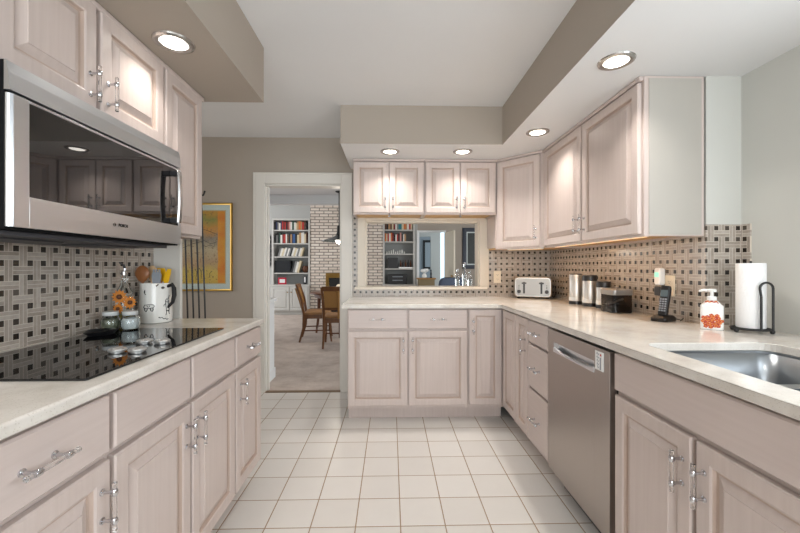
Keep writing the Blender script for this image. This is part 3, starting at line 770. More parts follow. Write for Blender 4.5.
# ------------------------------------------------------------------ things on the left counter
ZK = 0.9143; ZG = 0.9206
t = thing('utensil_jug', 'white ceramic jug with black line drawings and a black handle, holding utensils', 'jug', (-1.230, 1.985, ZK))
jr = 0.074; JH = 0.205
b = MB().lathe([(0.066, 0.0), (0.072, 0.004), (jr + 0.001, 0.02), (jr, 0.10), (jr - 0.003, 0.19), (jr - 0.002, JH), (jr - 0.007, JH), (jr - 0.009, 0.19), (jr - 0.006, 0.02), (0.001, 0.012)], n=40)
obj('body', b, M['ceramic'], t)
obj('handle', MB().tube([(jr * 0.80, -0.012, 0.185), (jr + 0.018, -0.014, 0.197), (jr + 0.028, -0.016, 0.178), (jr + 0.030, -0.018, 0.14), (jr + 0.022, -0.018, 0.105), (jr - 0.004, -0.016, 0.078)], [0.008, 0.010, 0.011, 0.011, 0.009, 0.006], 10), M['ink'], t)
def doodle(pts, closed=False, r=0.0013):
    """pts in (angle around the jug from its camera-facing side in metres of arc, height)"""
    a0 = math.atan2(-1.985, 1.230)
    return [((jr + 0.0012) * math.cos(a0 + s / jr), (jr + 0.0012) * math.sin(a0 + s / jr), z) for s, z in pts]
def dd(pts, r=0.0014, cyc=False): DB.tube(doodle(pts), r, 6, cyc=cyc)
DB = MB()
dd([(-0.058, 0.085), (-0.05, 0.096), (-0.03, 0.098), (-0.012, 0.097), (-0.006, 0.090), (-0.012, 0.082), (-0.03, 0.079), (-0.05, 0.079), (-0.058, 0.085)], 0.0016)
dd([(-0.052, 0.080), (-0.05, 0.068), (-0.044, 0.063), (-0.039, 0.070), (-0.038, 0.079)], 0.002)
dd([(-0.024, 0.079), (-0.022, 0.067), (-0.016, 0.064), (-0.012, 0.072), (-0.013, 0.082)], 0.002)
dd([(-0.04, 0.093), (-0.036, 0.086), (-0.03, 0.086), (-0.026, 0.093)])
obj('drawing', DB, M['ink'], t)
DB = MB()
dd([(0.012, 0.033), (0.018, 0.028), (0.026, 0.030), (0.034, 0.022), (0.042, 0.024), (0.05, 0.017), (0.058, 0.020)], 0.0018)
dd([(0.012, 0.034), (0.014, 0.029), (0.017, 0.031)], 0.0024)
obj('drawing', DB, M['ink'], t)
DB = MB()
dd([(0.042, 0.115), (0.044, 0.095), (0.047, 0.075), (0.048, 0.06)]); dd([(0.060, 0.112), (0.062, 0.09), (0.064, 0.07), (0.063, 0.056)])
dd([(0.046, 0.064), (0.055, 0.061), (0.064, 0.065)], 0.002); dd([(0.049, 0.060), (0.047, 0.045), (0.043, 0.040)]); dd([(0.061, 0.060), (0.064, 0.046), (0.069, 0.044)])
dd([(0.042, 0.115), (0.048, 0.124), (0.056, 0.122), (0.060, 0.112), (0.052, 0.106), (0.045, 0.110)]); dd([(0.058, 0.122), (0.066, 0.142)], 0.0016); dd([(0.044, 0.1), (0.036, 0.094), (0.034, 0.086)])
obj('drawing', DB, M['ink'], t)
DB = MB()
dd([(-0.055, 0.16), (-0.05, 0.172), (-0.052, 0.155), (-0.046, 0.148)], 0.0018); dd([(0.0, 0.190), (0.006, 0.196), (0.010, 0.200)], 0.003)
dd([(0.030 + 0.006 * math.cos(2 * PI * k / 10), 0.182 + 0.005 * math.sin(2 * PI * k / 10)) for k in range(10)], 0.0016, True); dd([(0.026, 0.182), (0.034, 0.182)])
obj('drawing', DB, M['ink'], t)
JX, JY, JZ = -1.230, 1.985, ZK
def utensil(name, label, cat, ang, lean, headz, build, mat, hmat=None):
    base_ = Vector((JX + 0.022 * math.cos(ang), JY + 0.022 * math.sin(ang), JZ + 0.016))
    tt = thing(name, label, cat, base_)
    top = (lean * math.cos(ang), lean * math.sin(ang), 0.0)
    top = Vector((top[0], top[1], headz))
    obj('shaft', MB().tube([(0, 0, 0), tuple(top)], 0.005, 8), hmat or mat, tt)
    mb = MB(); mb.mt = Matrix.Translation(top); build(mb); obj('head', mb, mat, tt)
    return tt
def spoonhead(s=1.0):
    def f(mb): mb.lathe([(0.004, -0.01), (0.018 * s, 0.004), (0.029 * s, 0.026), (0.031 * s, 0.044), (0.024 * s, 0.066), (0.010 * s, 0.078), (0.001, 0.08)], n=20, sy=0.28)
    return f
utensil('wooden_spoon', 'dark wooden spoon standing at the left of the white jug', 'spoon', PI * 1.14, 0.038, 0.200, spoonhead(1.2), M['spoon'])
utensil('wooden_spoon', 'pale wooden spoon just behind the dark one in the white jug', 'spoon', PI * 0.80, 0.022, 0.200, spoonhead(0.9), M['spoonlight'])
def spat(mb): mb.loft([[(x * k, y, z) for x, y in ((-0.024, -0.003), (0.024, -0.003), (0.024, 0.003), (-0.024, 0.003))] for k, z in ((0.25, -0.01), (0.8, 0.01), (1.0, 0.05), (0.75, 0.066))])
utensil('spatula', 'yellow spatula with a red edge in the middle of the white jug', 'spatula', PI * 0.5, 0.02, 0.200, spat, M['yellow'], M['red'])
def fork(mb):
    spat(mb)
    for x in (-0.014, 0, 0.014): mb.box(x - 0.004, x + 0.004, -0.003, 0.003, 0.064, 0.080)
utensil('serving_fork', 'grey nylon serving fork in the white jug', 'fork', PI * 1.70, 0.012, 0.180, fork, M['greyplastic'])
def narrow(mb): mb.loft([[(x * k + sh, y, z) for x, y in ((-0.013, -0.004), (0.013, -0.004), (0.013, 0.004), (-0.013, 0.004))] for k, z, sh in ((0.3, -0.01, 0), (1.0, 0.01, 0.0), (1.1, 0.045, 0.008), (0.6, 0.072, 0.018))])
utensil('scraper', 'bright yellow scraper leaning to the right in the white jug', 'scraper', 0.0, 0.030, 0.190, narrow, M['yellow'])

t = thing('oil_bottle', 'clear oil bottle with sunflowers and a pouring spout, by the tiled wall', 'bottle', (-1.262, 1.800, ZK))
b = MB().lathe([(0.034, 0.0), (0.037, 0.006), (0.037, 0.14), (0.030, 0.175), (0.016, 0.205), (0.013, 0.245), (0.015, 0.25), (0.001, 0.25)], n=28)
obj('glass_body', b, M['glass'], t)
obj('oil', MB().lathe([(0.031, 0.006), (0.034, 0.01), (0.034, 0.075), (0.001, 0.076)], n=24), M['oil'], t)
b = MB().lathe([(0.013, 0.2505), (0.014, 0.266), (0.006, 0.272), (0.005, 0.285)], n=16); b.tube([(0, 0, 0.283), (-0.002, -0.004, 0.298), (-0.012, -0.02, 0.31)], [0.006, 0.005, 0.003], 10, 1)
obj('pour_spout', b, [M['chrome'], M['black']], t)
def sunflower(parent, ang, z, s):
    r0 = 0.040; c = Vector((r0 * math.cos(ang), r0 * math.sin(ang), z)); n_ = Vector((math.cos(ang), math.sin(ang), 0)); u_ = Vector((-math.sin(ang), math.cos(ang), 0)); v_ = Vector((0, 0, 1))
    b = MB()
    for k in range(12):
        a = 2 * PI * k / 12; d = u_ * math.cos(a) + v_ * math.sin(a); e = u_ * -math.sin(a) + v_ * math.cos(a)
        q = [c + d * (0.006 * s), c + d * (0.016 * s) + e * (0.005 * s), c + d * (0.026 * s), c + d * (0.016 * s) - e * (0.005 * s)]
        b.loft([[tuple(p - n_ * 0.001) for p in q], [tuple(p + n_ * 0.0012) for p in q]])
    o = obj('sunflower', b, M['petal'], parent)
    b = MB(); b.sphere(tuple(c + n_ * 0.001), 0.009 * s, 12); obj('seed_head', b, M['seedhead'], o)
ca = math.atan2(-1.8, 1.262)
sunflower(t, ca - 0.5, 0.150, 1.35); sunflower(t, ca + 0.5, 0.122, 1.2); sunflower(t, ca - 0.65, 0.095, 1.0)
def jar(name, label, x, y, fill):
    t = thing(name, label, 'jar', (x, y, ZG))
    obj('body', MB().lathe([(0.026, 0), (0.033, 0.005), (0.038, 0.022), (0.037, 0.045), (0.030, 0.060), (0.027, 0.066), (0.025, 0.066), (0.028, 0.058), (0.034, 0.044), (0.035, 0.022), (0.03, 0.006), (0.001, 0.005)], n=28), M['glass'], t)
    obj('contents', MB().lathe([(0.028, 0.0062), (0.0335, 0.022), (0.0325, 0.043), (0.027, 0.052), (0.001, 0.052)], n=24), fill, t)
    obj('lid', MB().lathe([(0.029, 0.0665), (0.030, 0.068), (0.030, 0.082), (0.027, 0.0845), (0.001, 0.085)], n=28), plain('lid_grey_white', (206, 208, 206), 0.3), t, 0.001)
jar('storage_jar', 'round glass jar of dried herbs with a pale lid, beside the tiled wall', -1.250, 1.695, M['herb'])
jar('storage_jar', 'round glass jar of white contents with a pale lid, next to the sunflower bottle', -1.175, 1.712, M['salt'])
t = thing('spoon_rest', 'black leaf-shaped spoon rest on the cooktop in front of the jars', 'spoon rest', (-1.215, 1.60, ZG))
b = MB(); rings = []
for k, (s, z) in enumerate(((0.75, 0.0), (1.0, 0.014), (0.95, 0.016), (0.7, 0.006), (0.1, 0.005))):
    rings.append([(0.052 * s * math.cos(a), 0.066 * s * math.sin(a) * (1 + 0.15 * math.cos(3 * a)), z + 0.004 * max(0, math.cos(2 * a)) * (s > 0.9)) for a in [2 * PI * j / 32 for j in range(32)]])
b.loft(rings); obj('dish', b, M['black'], t)

# ------------------------------------------------------------------ things on the right counter
t = thing('toaster', 'silver four-slice toaster in the back corner of the counter', 'toaster', (1.318, 3.432, ZK), math.radians(-22))
tw, td, th_ = 0.158, 0.092, 0.196
b = MB(); rings = []
for y, ins in ((-td, 0.008), (-td + 0.008, 0.0), (td - 0.008, 0.0), (td, 0.008)):
    rings.append([(x, y, z + 0.012) for x, z in rrect(-tw + ins, tw - ins, ins, th_ - 0.012 - ins, 0.03, 5)])
b.loft(rings); obj('body', b, M['steel_can'], t)
b = MB(); b.loft([[(x, y, z + 0.012) for x, z in rrect(-tw + 0.014, tw - 0.014, 0.014, th_ - 0.026, 0.022, 5)] for y in (-td - 0.005, -td + 0.001)]); fp = obj('front_plate', b, plain('toaster_front', (158, 157, 154), 0.4, 0.6), t, 0.002)
for sx in (-0.074, 0.074):
    b = MB(); b.box(sx - 0.008, sx + 0.008, -td - 0.0062, -td - 0.0048, 0.045, 0.15); obj('lever_slot', b, M['black'], t)
    b = MB(); b.box(sx - 0.02, sx + 0.02, -td - 0.022, -td - 0.006, 0.132, 0.146); obj('lever', b, M['dkgrey'], t, 0.003)
    kx = sx + (-0.044 if sx < 0 else 0.044)
    obj('dial', MB().tube([(kx, -td - 0.0052, 0.062), (kx, -td - 0.016, 0.062)], [0.017, 0.014], 20), M['dkgrey'], t)
    b = MB()
    for q in (0.092, 0.105, 0.118): b.tube([(kx, -td - 0.005, q), (kx, -td - 0.008, q)], 0.004, 10)
    obj('button', b, M['dkgrey'], t)
    for yy in (-0.036, 0.036): obj('bread_slot', MB().box(sx - 0.06, sx + 0.06, yy - 0.015, yy + 0.015, th_ - 0.003, th_ + 0.0008), M['black'], t)
b = MB()
for x in (-0.125, 0.125):
    for y in (-0.065, 0.065): b.lathe([(0.012, 0), (0.013, 0.0135), (0.001, 0.0135)], (x, y, 0.0), 12)
obj('foot', b, M['black'], t)
obj('cord', MB().tube([(0.157, 0.05, 0.03), (0.18, 0.0, 0.008), (0.20, -0.03, 0.05), (0.19, -0.02, 0.11), (0.165, 0.05, 0.12)], 0.0035, 8), M['black'], t)

def canister(label, x, y, r, h, lid=True, window=False):
    t = thing('canister', label, 'canister', (x, y, ZK), math.radians(-155))
    lz = h - 0.042 if lid else h
    obj('body', MB().lathe([(r * 0.97, 0.0), (r, 0.004), (r, lz - 0.002), (r * 0.98, lz), (0.001, lz)], n=40), M['steel_can'], t)
    obj('base_band', MB().lathe([(r + 0.0004, 0.002), (r + 0.0012, 0.003), (r + 0.0012, 0.026), (r + 0.0004, 0.027)], n=40), M['black'], t)
    # clear window strip low on the side, showing the contents
    b = MB(); ring_o = []
    for k in range(13):
        a = -0.9 + 1.8 * k / 12; zt = 0.055 if not window else 0.050 + 0.022 * (1 - k / 12)
        ring_o.append([((r + q) * math.cos(a), (r + q) * math.sin(a), z) for q, z in ((0.0002, 0.030), (0.0016, 0.030), (0.0016, zt), (0.0002, zt))])
    b.loft(ring_o); obj('window', b, M['salt'], t)
    if lid: obj('lid', MB().lathe([(r * 0.99, lz + 0.0005), (r * 1.0, lz + 0.003), (r * 1.0, h - 0.006), (r * 0.93, h), (0.001, h)], n=36), M['black'], t)
    else: obj('lid', MB().lathe([(r * 0.9, lz + 0.0004), (r * 0.9, lz + 0.004), (r * 0.85, lz + 0.007), (0.001, lz + 0.007)], n=36), M['black'], t)
canister('tallest stainless steel canister, leftmost of the row along the tiled wall', 1.432, 2.85, 0.050, 0.228, False)
canister('middle stainless steel canister with a black lid and a slanted white window', 1.452, 2.69, 0.050, 0.228, True, True)
canister('shortest stainless steel canister with a black lid, behind the clear box', 1.474, 2.55, 0.047, 0.188, True)
t = thing('storage_box', 'smoky clear box of dark contents with a grey lid, right of the canisters', 'container', (1.440, 2.350, ZK), math.radians(-90))
b = MB(); rings = []
for ins, z, rr in ((0.004, 0.0, 0.02), (0.0, 0.004, 0.024), (0.0, 0.112, 0.024), (0.003, 0.112, 0.022), (0.003, 0.006, 0.02), (0.02, 0.004, 0.01)):
    rings.append([(x, y, z) for x, y in rrect(-0.076 + ins, 0.076 - ins, -0.065 + ins, 0.065 - ins, rr)])
b.loft(rings); obj('body', b, M['smoke'], t)
obj('contents', MB().loft([[(x, y, z) for x, y in rrect(-0.068, 0.068, -0.057, 0.057, 0.016)] for z in (0.0065, 0.042)]), plain('dark_coffee', (48, 34, 28), 0.8, var=0.4, sc=200), t)
b = MB(); b.tube([(-0.01, -0.02, 0.055), (0.03, 0.0, 0.078), (0.055, 0.01, 0.088)], [0.006, 0.006, 0.007], 8); b.sphere((-0.03, -0.025, 0.058), 0.02, 12, s=(1, 1, 0.6)); obj('scoop', b, M['white'], t)
b = MB(); b.loft([[(x, y, z) for x, y in rrect(-0.078 + i, 0.078 - i, -0.067 + i, 0.067 - i, 0.024)] for i, z in ((0.002, 0.1125), (0.0, 0.116), (0.0, 0.142), (0.006, 0.148))])
b.lathe([(0.012, 0.148), (0.009, 0.153), (0.013, 0.162), (0.001, 0.165)], (0, 0, 0), 16); obj('lid', b, plain('grey_lid', (150, 148, 146), 0.3, 0.6), t)

def outlet(name, label, loc, rz):
    t = thing(name, label, 'outlet', loc, rz)
    obj('plate', MB().box(-0.036, 0.036, -0.006, 0, -0.058, 0.058), M['almond'], t, 0.003)
    for z in (-0.021, 0.021):
        r_ = obj('receptacle', MB().loft([[(x, y, q + z) for x, q in rrect(-0.016, 0.016, -0.013, 0.013, 0.008)] for y in (-0.0085, -0.0055)]), M['almond'], t)
        b = MB(); b.box(-0.008, -0.0055, -0.0092, -0.0083, z - 0.002, z + 0.006); b.box(0.0055, 0.008, -0.0092, -0.0083, z - 0.002, z + 0.006); b.box(-0.002, 0.002, -0.0092, -0.0083, z - 0.010, z - 0.006); obj('socket_hole', b, M['ink'], r_)
    return t
outlet('wall_outlet', 'almond wall outlet in the mosaic between the pass-through and the toaster', (1.030, YB - TT - 0.0003, 1.103), 0)
outlet('wall_outlet', 'almond wall outlet behind the cordless phone on the right wall', (XR - TT - 0.0003, 2.028, 1.098), -PI / 2)
t = thing('night_light', 'white plug-in night light with a teal glow above the phone', 'night light', (XR - TT - 0.0065, 2.085, 1.150), -PI / 2)
obj('case', MB().loft([[(x, y, z) for x, z in rrect(-0.024 + i, 0.024 - i, -0.052 + i, 0.048 - i, 0.012)] for y, i in ((0, 0.002), (-0.012, 0), (-0.026, 0.001), (-0.032, 0.006))]), M['white'], t)
obj('glow_lens', MB().box(-0.016, 0.016, -0.0335, -0.0315, -0.005, 0.022), M['teal'], t, 0.002)
t = thing('power_adapter', 'black power adapter plugged in under the night light', 'adapter', (XR - TT - 0.0095, 2.075, 1.066), -PI / 2)
obj('case', MB().box(-0.024, 0.024, -0.034, 0, -0.026, 0.026), M['black'], t, 0.004)
obj('cord', MB().tube([(0.0, -0.016, -0.026), (0.004, -0.012, -0.07), (-0.004, -0.012, -0.11), (0.01, -0.02, -0.1465)], 0.0022, 8), M['black'], t)

t = thing('phone_base', 'black charging base of the cordless phone on the right counter', 'phone base', (1.462, 1.965, ZK), math.radians(-62))
b = MB(); b.loft([[(x, y, z) for x, y in rrect(-0.042 + i, 0.042 - i, -0.062 + i, 0.055 - i, 0.02)] for i, z in ((0.002, 0), (0.0, 0.004), (0.0, 0.018), (0.010, 0.030))]); obj('cradle', b, M['black'], t)
obj('cord', MB().tube([(0.03, 0.05, 0.01), (0.06, 0.06, 0.006), (0.075, 0.04, 0.02), (0.07, 0.02, 0.006)], 0.0022, 8), M['black'], t)
t = thing('cordless_phone', 'black cordless phone handset standing in its base', 'phone', (1.459, 1.968, ZK + 0.0303), math.radians(-62))
tl = Matrix.Rotation(math.radians(-14), 4, 'X')
b = MB(); b.mt = tl; b.loft([[(x * k, y + 0.004 * math.sin(PI * z / 0.15), z) for x, y in rrect(-0.025, 0.025, -0.013, 0.013, 0.01)] for k, z in ((0.86, 0.0), (0.96, 0.006), (0.9, 0.06), (1.0, 0.11), (1.0, 0.145), (0.86, 0.158))]); obj('handset', b, M['black'], t)
b = MB(); b.mt = tl; b.box(-0.017, 0.017, -0.0145, -0.0095, 0.098, 0.135); obj('screen', b, M['screen'], t, 0.001)
for ry in range(6):
    for cx in (-1, 0, 1):
        b = MB(); b.mt = tl; b.box(cx * 0.0125 - 0.0045, cx * 0.0125 + 0.0045, -0.0155, -0.0105, 0.018 + ry * 0.0125, 0.026 + ry * 0.0125); obj('key', b, M['greyplastic'], t, 0.001)

t = thing('soap_dispenser', 'white pump soap bottle printed with red blossoms beside the paper towels', 'soap bottle', (1.495, 1.702, ZK), math.radians(-41))
b = MB(); sec = [(0.0, 0.004, 0.012), (0.0, 0.0, 0.014), (0.10, 0.0, 0.014), (0.113, 0.008, 0.012), (0.118, 0.022, 0.010)]
b.loft([[(x, y, z) for x, y in rrect(-0.042 + i, 0.042 - i, -0.034 + i * 0.8, 0.034 - i * 0.8, rr)] for z, i, rr in ((0.0, 0.004, 0.012), (0.004, 0.0, 0.014), (0.108, 0.0, 0.014), (0.115, 0.008, 0.014), (0.128, 0.018, 0.012), (0.134, 0.026, 0.009))]); obj('bottle', b, M['white'], t)
b = MB()
for k in range(26):
    a = k * 2.4; rr = 0.0076 * math.sqrt(k); x = rr * math.cos(a) * 1.0; z = 0.038 + rr * math.sin(a) * 0.85
    if abs(x) < 0.035 and 0.008 < z < 0.075:
        for q in range(5):
            an = 2 * PI * q / 5 + k; b.sphere((x + 0.0048 * math.cos(an), -0.0343, z + 0.0048 * math.sin(an)), 0.0046, 8, mi=(k + q) % 2, s=(1, 0.25, 1))
obj('blossom_print', b, [M['soapred'], M['soaporange']], t)
b = MB()
for k in range(9):
    b.sphere((-0.020 + 0.005 * k, -0.020, 0.1265 + 0.004 * math.sin(k * 2.1)), 0.0055, 8, mi=k % 2, s=(1, 0.5, 0.8))
obj('collar_print', b, [M['soapred'], M['soaporange']], t)
b = MB().lathe([(0.018, 0.1345), (0.018, 0.15), (0.016, 0.152), (0.0065, 0.153), (0.0065, 0.172), (0.017, 0.173), (0.018, 0.183), (0.012, 0.186), (0.001, 0.186)], n=20)
b.tube([(0, 0, 0.179), (-0.03, -0.008, 0.180), (-0.046, -0.012, 0.175)], [0.007, 0.006, 0.005], 8); obj('pump', b, M['white'], t)

HX, HY = 1.592, 1.612
t = thing('paper_towel_holder', 'black wire paper towel holder with a looped arm, on the right counter', 'paper towel holder', (HX, HY, ZK), math.radians(-46))
b = MB()
zb = 0.0175
loop = [(0.068 * math.cos(a), 0.062 * math.sin(a), zb) for a in [2 * PI * k / 28 for k in range(28)]]
b.tube(loop, 0.0042, 8, cyc=True); b.tube([(-0.068, 0, zb), (0.068, 0, zb)], 0.004, 8); b.tube([(0, 0, zb), (0, 0, 0.315)], 0.0045, 8)
obj('base_wire', b, M['iron'], t)
arm = [(0.034, -0.058, zb), (0.034, -0.058, 0.08), (0.034, -0.058, 0.16)] + [(0.050 - 0.020 * math.cos(q), -0.048 - 0.012 * math.cos(q), 0.196 + 0.026 * math.sin(q)) for q in [-0.3 + (PI + 0.2) * k / 12 for k in range(13)]] + [(0.070, -0.036, z) for z in (0.17, 0.14, 0.08, zb)] + [(0.058, -0.030, zb)]
obj('arm', MB().tube(arm, 0.0046, 8), M['iron'], t)
for x, y in ((-0.062, 0.026), (-0.045, -0.047), (0.068, -0.008), (0.03, 0.056)):
    obj('ball_foot', MB().sphere((x, y, 0.0095), 0.0095, 12), M['iron'], t)
t = thing('paper_towel_roll', 'white paper towel roll standing on the black wire holder', 'paper towel roll', (HX, HY, ZK + zb + 0.0046), math.radians(-46))
R1 = 0.051; HR = 0.283
prof = [(0.018, 0.0), (R1 - 0.001, 0.0), (R1, 0.002), (R1, HR - 0.002), (R1 - 0.001, HR), (0.018, HR)]
n = 44
b = MB(); b.loft([[(r_ * math.cos(2 * PI * j / n), r_ * math.sin(2 * PI * j / n), z) for j in range(n)] for r_, z in prof], False, cyc=True); obj('sheets', b, M['paper'], t)
b = MB(); b.loft([[(r_ * math.cos(2 * PI * j / 24), r_ * math.sin(2 * PI * j / 24), z) for j in range(24)] for r_, z in ((0.0178, 0.001), (0.0178, HR - 0.001), (0.016, HR - 0.001), (0.016, 0.001))], False, cyc=True); obj('core', b, plain('card_core', (176, 150, 118), 0.8), t)

# ------------------------------------------------------------------ pass-through sill and pane
def pane_mat(name, tint, refl):
    m = bpy.data.materials.new(name); m.use_nodes = True; nt = m.node_tree; nt.nodes.clear()
    o = nt.nodes.new('ShaderNodeOutputMaterial'); tr = nt.nodes.new('ShaderNodeBsdfTransparent'); gl = nt.nodes.new('ShaderNodeBsdfGlossy'); mx = nt.nodes.new('ShaderNodeMixShader')
    tr.inputs[0].default_value = srgb(tint); gl.inputs['Roughness'].default_value = 0.0; mx.inputs[0].default_value = refl
    nt.links.new(tr.outputs[0], mx.inputs[1]); nt.links.new(gl.outputs[0], mx.inputs[2]); nt.links.new(mx.outputs[0], o.inputs[0]); return m
for k, (x, h, lb) in enumerate(((0.665, 0.17, 'clear glass bottle standing on the pass-through sill, left of three'), (0.735, 0.235, 'tallest clear glass bottle with a silver stopper on the pass-through sill'), (0.790, 0.15, 'clear glass bottle on the pass-through sill, right of three'))):
    t = thing('glass_bottle', lb, 'bottle', (x, YB + 0.118, 1.0123), 0, 'clear bottles on the pass-through sill')
    obj('body', MB().lathe([(0.018, 0), (0.020, 0.004), (0.020, h * 0.6), (0.009, h * 0.74), (0.009, h * 0.92), (0.001, h * 0.92)], n=18), M['glass'], t)
    obj('stopper', MB().lathe([(0.008, h * 0.922), (0.011, h * 0.95), (0.009, h * 0.99), (0.001, h)], n=14), M['chrome'], t)

# ------------------------------------------------------------------ picture and iron stand on the left
PX, PZ = -1.80, 1.390; pw, ph = 0.292, 0.418
t = thing('framed_picture', 'abstract orange and yellow picture in a gold frame on the back wall', 'picture', (PX, YB, PZ))
b = MB(); fw = 0.017
b.loft([[(-pw + i, -d, -ph + i), (pw - i, -d, -ph + i), (pw - i, -d, ph - i), (-pw + i, -d, ph - i)] for i, d in ((0, 0.002), (0, 0.022), (0.005, 0.027), (0.012, 0.022), (fw, 0.020), (fw, 0.008))], False); obj('frame', b, M['gold'], t)
obj('mat_board', MB().box(-pw + 0.012, pw - 0.012, -0.010, -0.003, -ph + 0.012, ph - 0.012), M['mat'], t)
obj('inner_mount', MB().box(-0.232, 0.232, -0.0115, -0.0095, -0.352, 0.352), plain('gilt_mount', (206, 190, 150), 0.5), t)
obj('print', MB().box(-0.222, 0.222, -0.013, -0.011, -0.342, 0.342), M['art'], t)
b = MB()
for pts in ([(-0.21, 0.06), (-0.1, 0.13), (0.02, 0.17), (0.1, 0.14), (0.15, 0.12)], [(-0.2, -0.02), (-0.08, 0.03), (0.03, 0.06), (0.09, 0.03), (0.15, 0.05)], [(0.0, 0.05), (0.04, 0.0), (0.08, 0.02), (0.13, 0.0), (0.12, 0.04)],
            [(-0.05, -0.30), (-0.04, -0.24), (-0.06, -0.21)], [(0.0, -0.30), (0.0, -0.23), (-0.02, -0.2)], [(0.0, -0.23), (0.03, -0.2)], [(0.08, -0.29), (0.08, -0.25), (0.1, -0.23)]):
    b.tube([(x, -0.0132, z) for x, z in pts], 0.0022, 6)
obj('brush_strokes', b, M['ink'], t)
pg = obj('glazing', MB().box(-pw + 0.013, pw - 0.013, -0.017, -0.016, -ph + 0.013, ph - 0.013), pane_mat('picture_glass', (250, 252, 252), 0.05), t)
SX, SY = -1.350, 2.62
t = thing('iron_stand', 'tall black iron rod stand behind the left counter, in front of the picture', 'stand', (SX, SY, 0))
for k in range(4):
    x = -0.055 + 0.040 * k
    obj('rod', MB().tube([(x + 0.02, 0, 0.03), (x - 0.004, 0, 0.9), (x - 0.03, 0, 1.72)], 0.0055, 8), M['iron'], t)
obj('top_bar', MB().tube([(-0.10, 0, 1.70), (0.05, 0, 1.70), (0.06, 0, 1.73)], 0.007, 8).tube([(-0.10, 0, 1.70), (-0.12, 0, 1.74)], 0.007, 8), M['iron'], t)
b = MB().box(-0.07, 0.12, -0.012, 0.012, 0.022, 0.034)
for x in (-0.05, 0.10): b.tube([(x, -0.15, 0.008), (x, -0.05, 0.026), (x, 0.05, 0.026), (x, 0.15, 0.008)], 0.008, 8)
obj('base', b, M['iron'], t)

# ------------------------------------------------------------------ bookcases
def bookcase(label, x0, x1, shelves, top, zc, doors):
    t = thing('bookcase', label, 'bookcase', ((x0 + x1) / 2, YF, 0)); c = (x0 + x1) / 2; h = (x1 - x0) / 2
    b = MB(); b.box(-h, -h + 0.04, -0.02, 0.30, zc, top); b.box(h - 0.04, h, -0.02, 0.30, zc, top); b.box(-h + 0.04, h - 0.04, -0.02, 0.30, top - 0.05, top)
    obj('frame', b, M['shelf'], t, 0.002)
    obj('back_panel', MB().box(-h + 0.04, h - 0.04, 0.285, 0.30, zc, top - 0.05), M['shelfback'], t)
    for z in shelves: obj('shelf', MB().box(-h + 0.041, h - 0.041, -0.01, 0.284, z - 0.028, z), M['shelf'], t, 0.002)
    obj('worktop', MB().box(-h - 0.015, h + 0.015, -0.14, 0.30, zc - 0.035, zc - 0.0005), M['shelf'], t, 0.003)
    obj('base_cupboard', MB().box(-h, h, -0.12, 0.30, 0.09, zc - 0.036).box(-h, h, -0.06, 0.28, 0.003, 0.09), M['shelf'], t, 0.002)
    for s in (-1, 1):
        wd = h - 0.045
        d = obj('door', panel_door(wd, zc - 0.17), [M['shelf'], M['shelf']], t, smooth=0, loc=(-wd - 0.012 if s < 0 else 0.012, -0.12, 0.115))
        obj('knob', MB().tube([(0, 0, 0), (0, -0.03, 0)], [0.008, 0.016], 12), M['brass'], d, loc=(wd - 0.035 if s < 0 else 0.035, -0.02, zc - 0.30))
    return t
LS = [2.126, 1.791, 1.457, 1.046]; LX0, LX1, LT, LZ = -2.985, -2.035, 2.42, 0.755
bookcase('pale grey built-in bookcase seen through the doorway', LX0, LX1, LS, LT, LZ, True)
RS = [2.14, 1.84, 1.53, 1.155]; RX0, RX1, RT, RZ = -0.20, 0.61, 2.40, 0.755
bookcase('pale grey built-in bookcase seen through the pass-through', RX0, RX1, RS, RT, RZ, True)
BC = {'dark red': (120, 30, 30), 'red': (176, 44, 38), 'navy blue': (36, 48, 84), 'blue': (56, 96, 150), 'black': (30, 30, 32), 'white': (226, 222, 214), 'cream': (214, 198, 164), 'tan': (178, 138, 96), 'orange': (206, 110, 50),
      'dark green': (40, 70, 56), 'grey': (128, 128, 126), 'brown': (92, 62, 44), 'teal': (40, 120, 128), 'pink': (206, 150, 140)}
BM = {k: plain('book_' + k.replace(' ', '_'), v, 0.55, var=0.1) for k, v in BC.items()}
def books(where, group, x0, x1, z, clear, cols, hmin, hmax, wmin, wmax, lean=0.0, stop=0.0):
    x = x0; k = 0
    while k < len(cols):
        wd = random.uniform(wmin, wmax); h = min(random.uniform(hmin, hmax), clear - 0.02); dp = random.uniform(0.15, 0.2)
        sp = abs(math.sin(lean)) * h if k == 0 else 0
        if x + sp + wd / max(0.5, math.cos(lean)) > x1: break
        c = cols[k]
        b = MB(); b.box(0, wd, 0, dp, 0, 0.0); b = MB()
        b.box(0, 0.003, 0, dp, 0, h); b.box(wd - 0.003, wd, 0, dp, 0, h); b.box(0.003, wd - 0.003, 0, 0.004, 0, h); b.box(0.003, wd - 0.003, 0.0045, dp - 0.004, 0.003, h - 0.004, 1)
        o = obj('book', b, [BM[c], M['paper']], None, 0.0, loc=(x + (0.0), YF + 0.03, z + 0.0008 + (wd * math.sin(lean) if lean else 0)), rot=(0, lean, 0), smooth=0)
        tag(o, '%s book, %s from the left on %s' % (c, ORD[k], where), 'book', group)
        x += wd / math.cos(lean) + 0.0015; k += 1
random.seed(11)
books('the left bookcase top shelf', 'books on the left bookcase, top shelf', LX0 + 0.048, LX1 - 0.045, LS[0], 0.24,
      ['black', 'navy blue', 'grey', 'white', 'navy blue', 'red', 'dark red', 'red', 'black', 'dark red', 'pink', 'white', 'dark green', 'white', 'cream', 'tan', 'orange', 'tan', 'red', 'brown', 'black'], 0.17, 0.235, 0.028, 0.048)
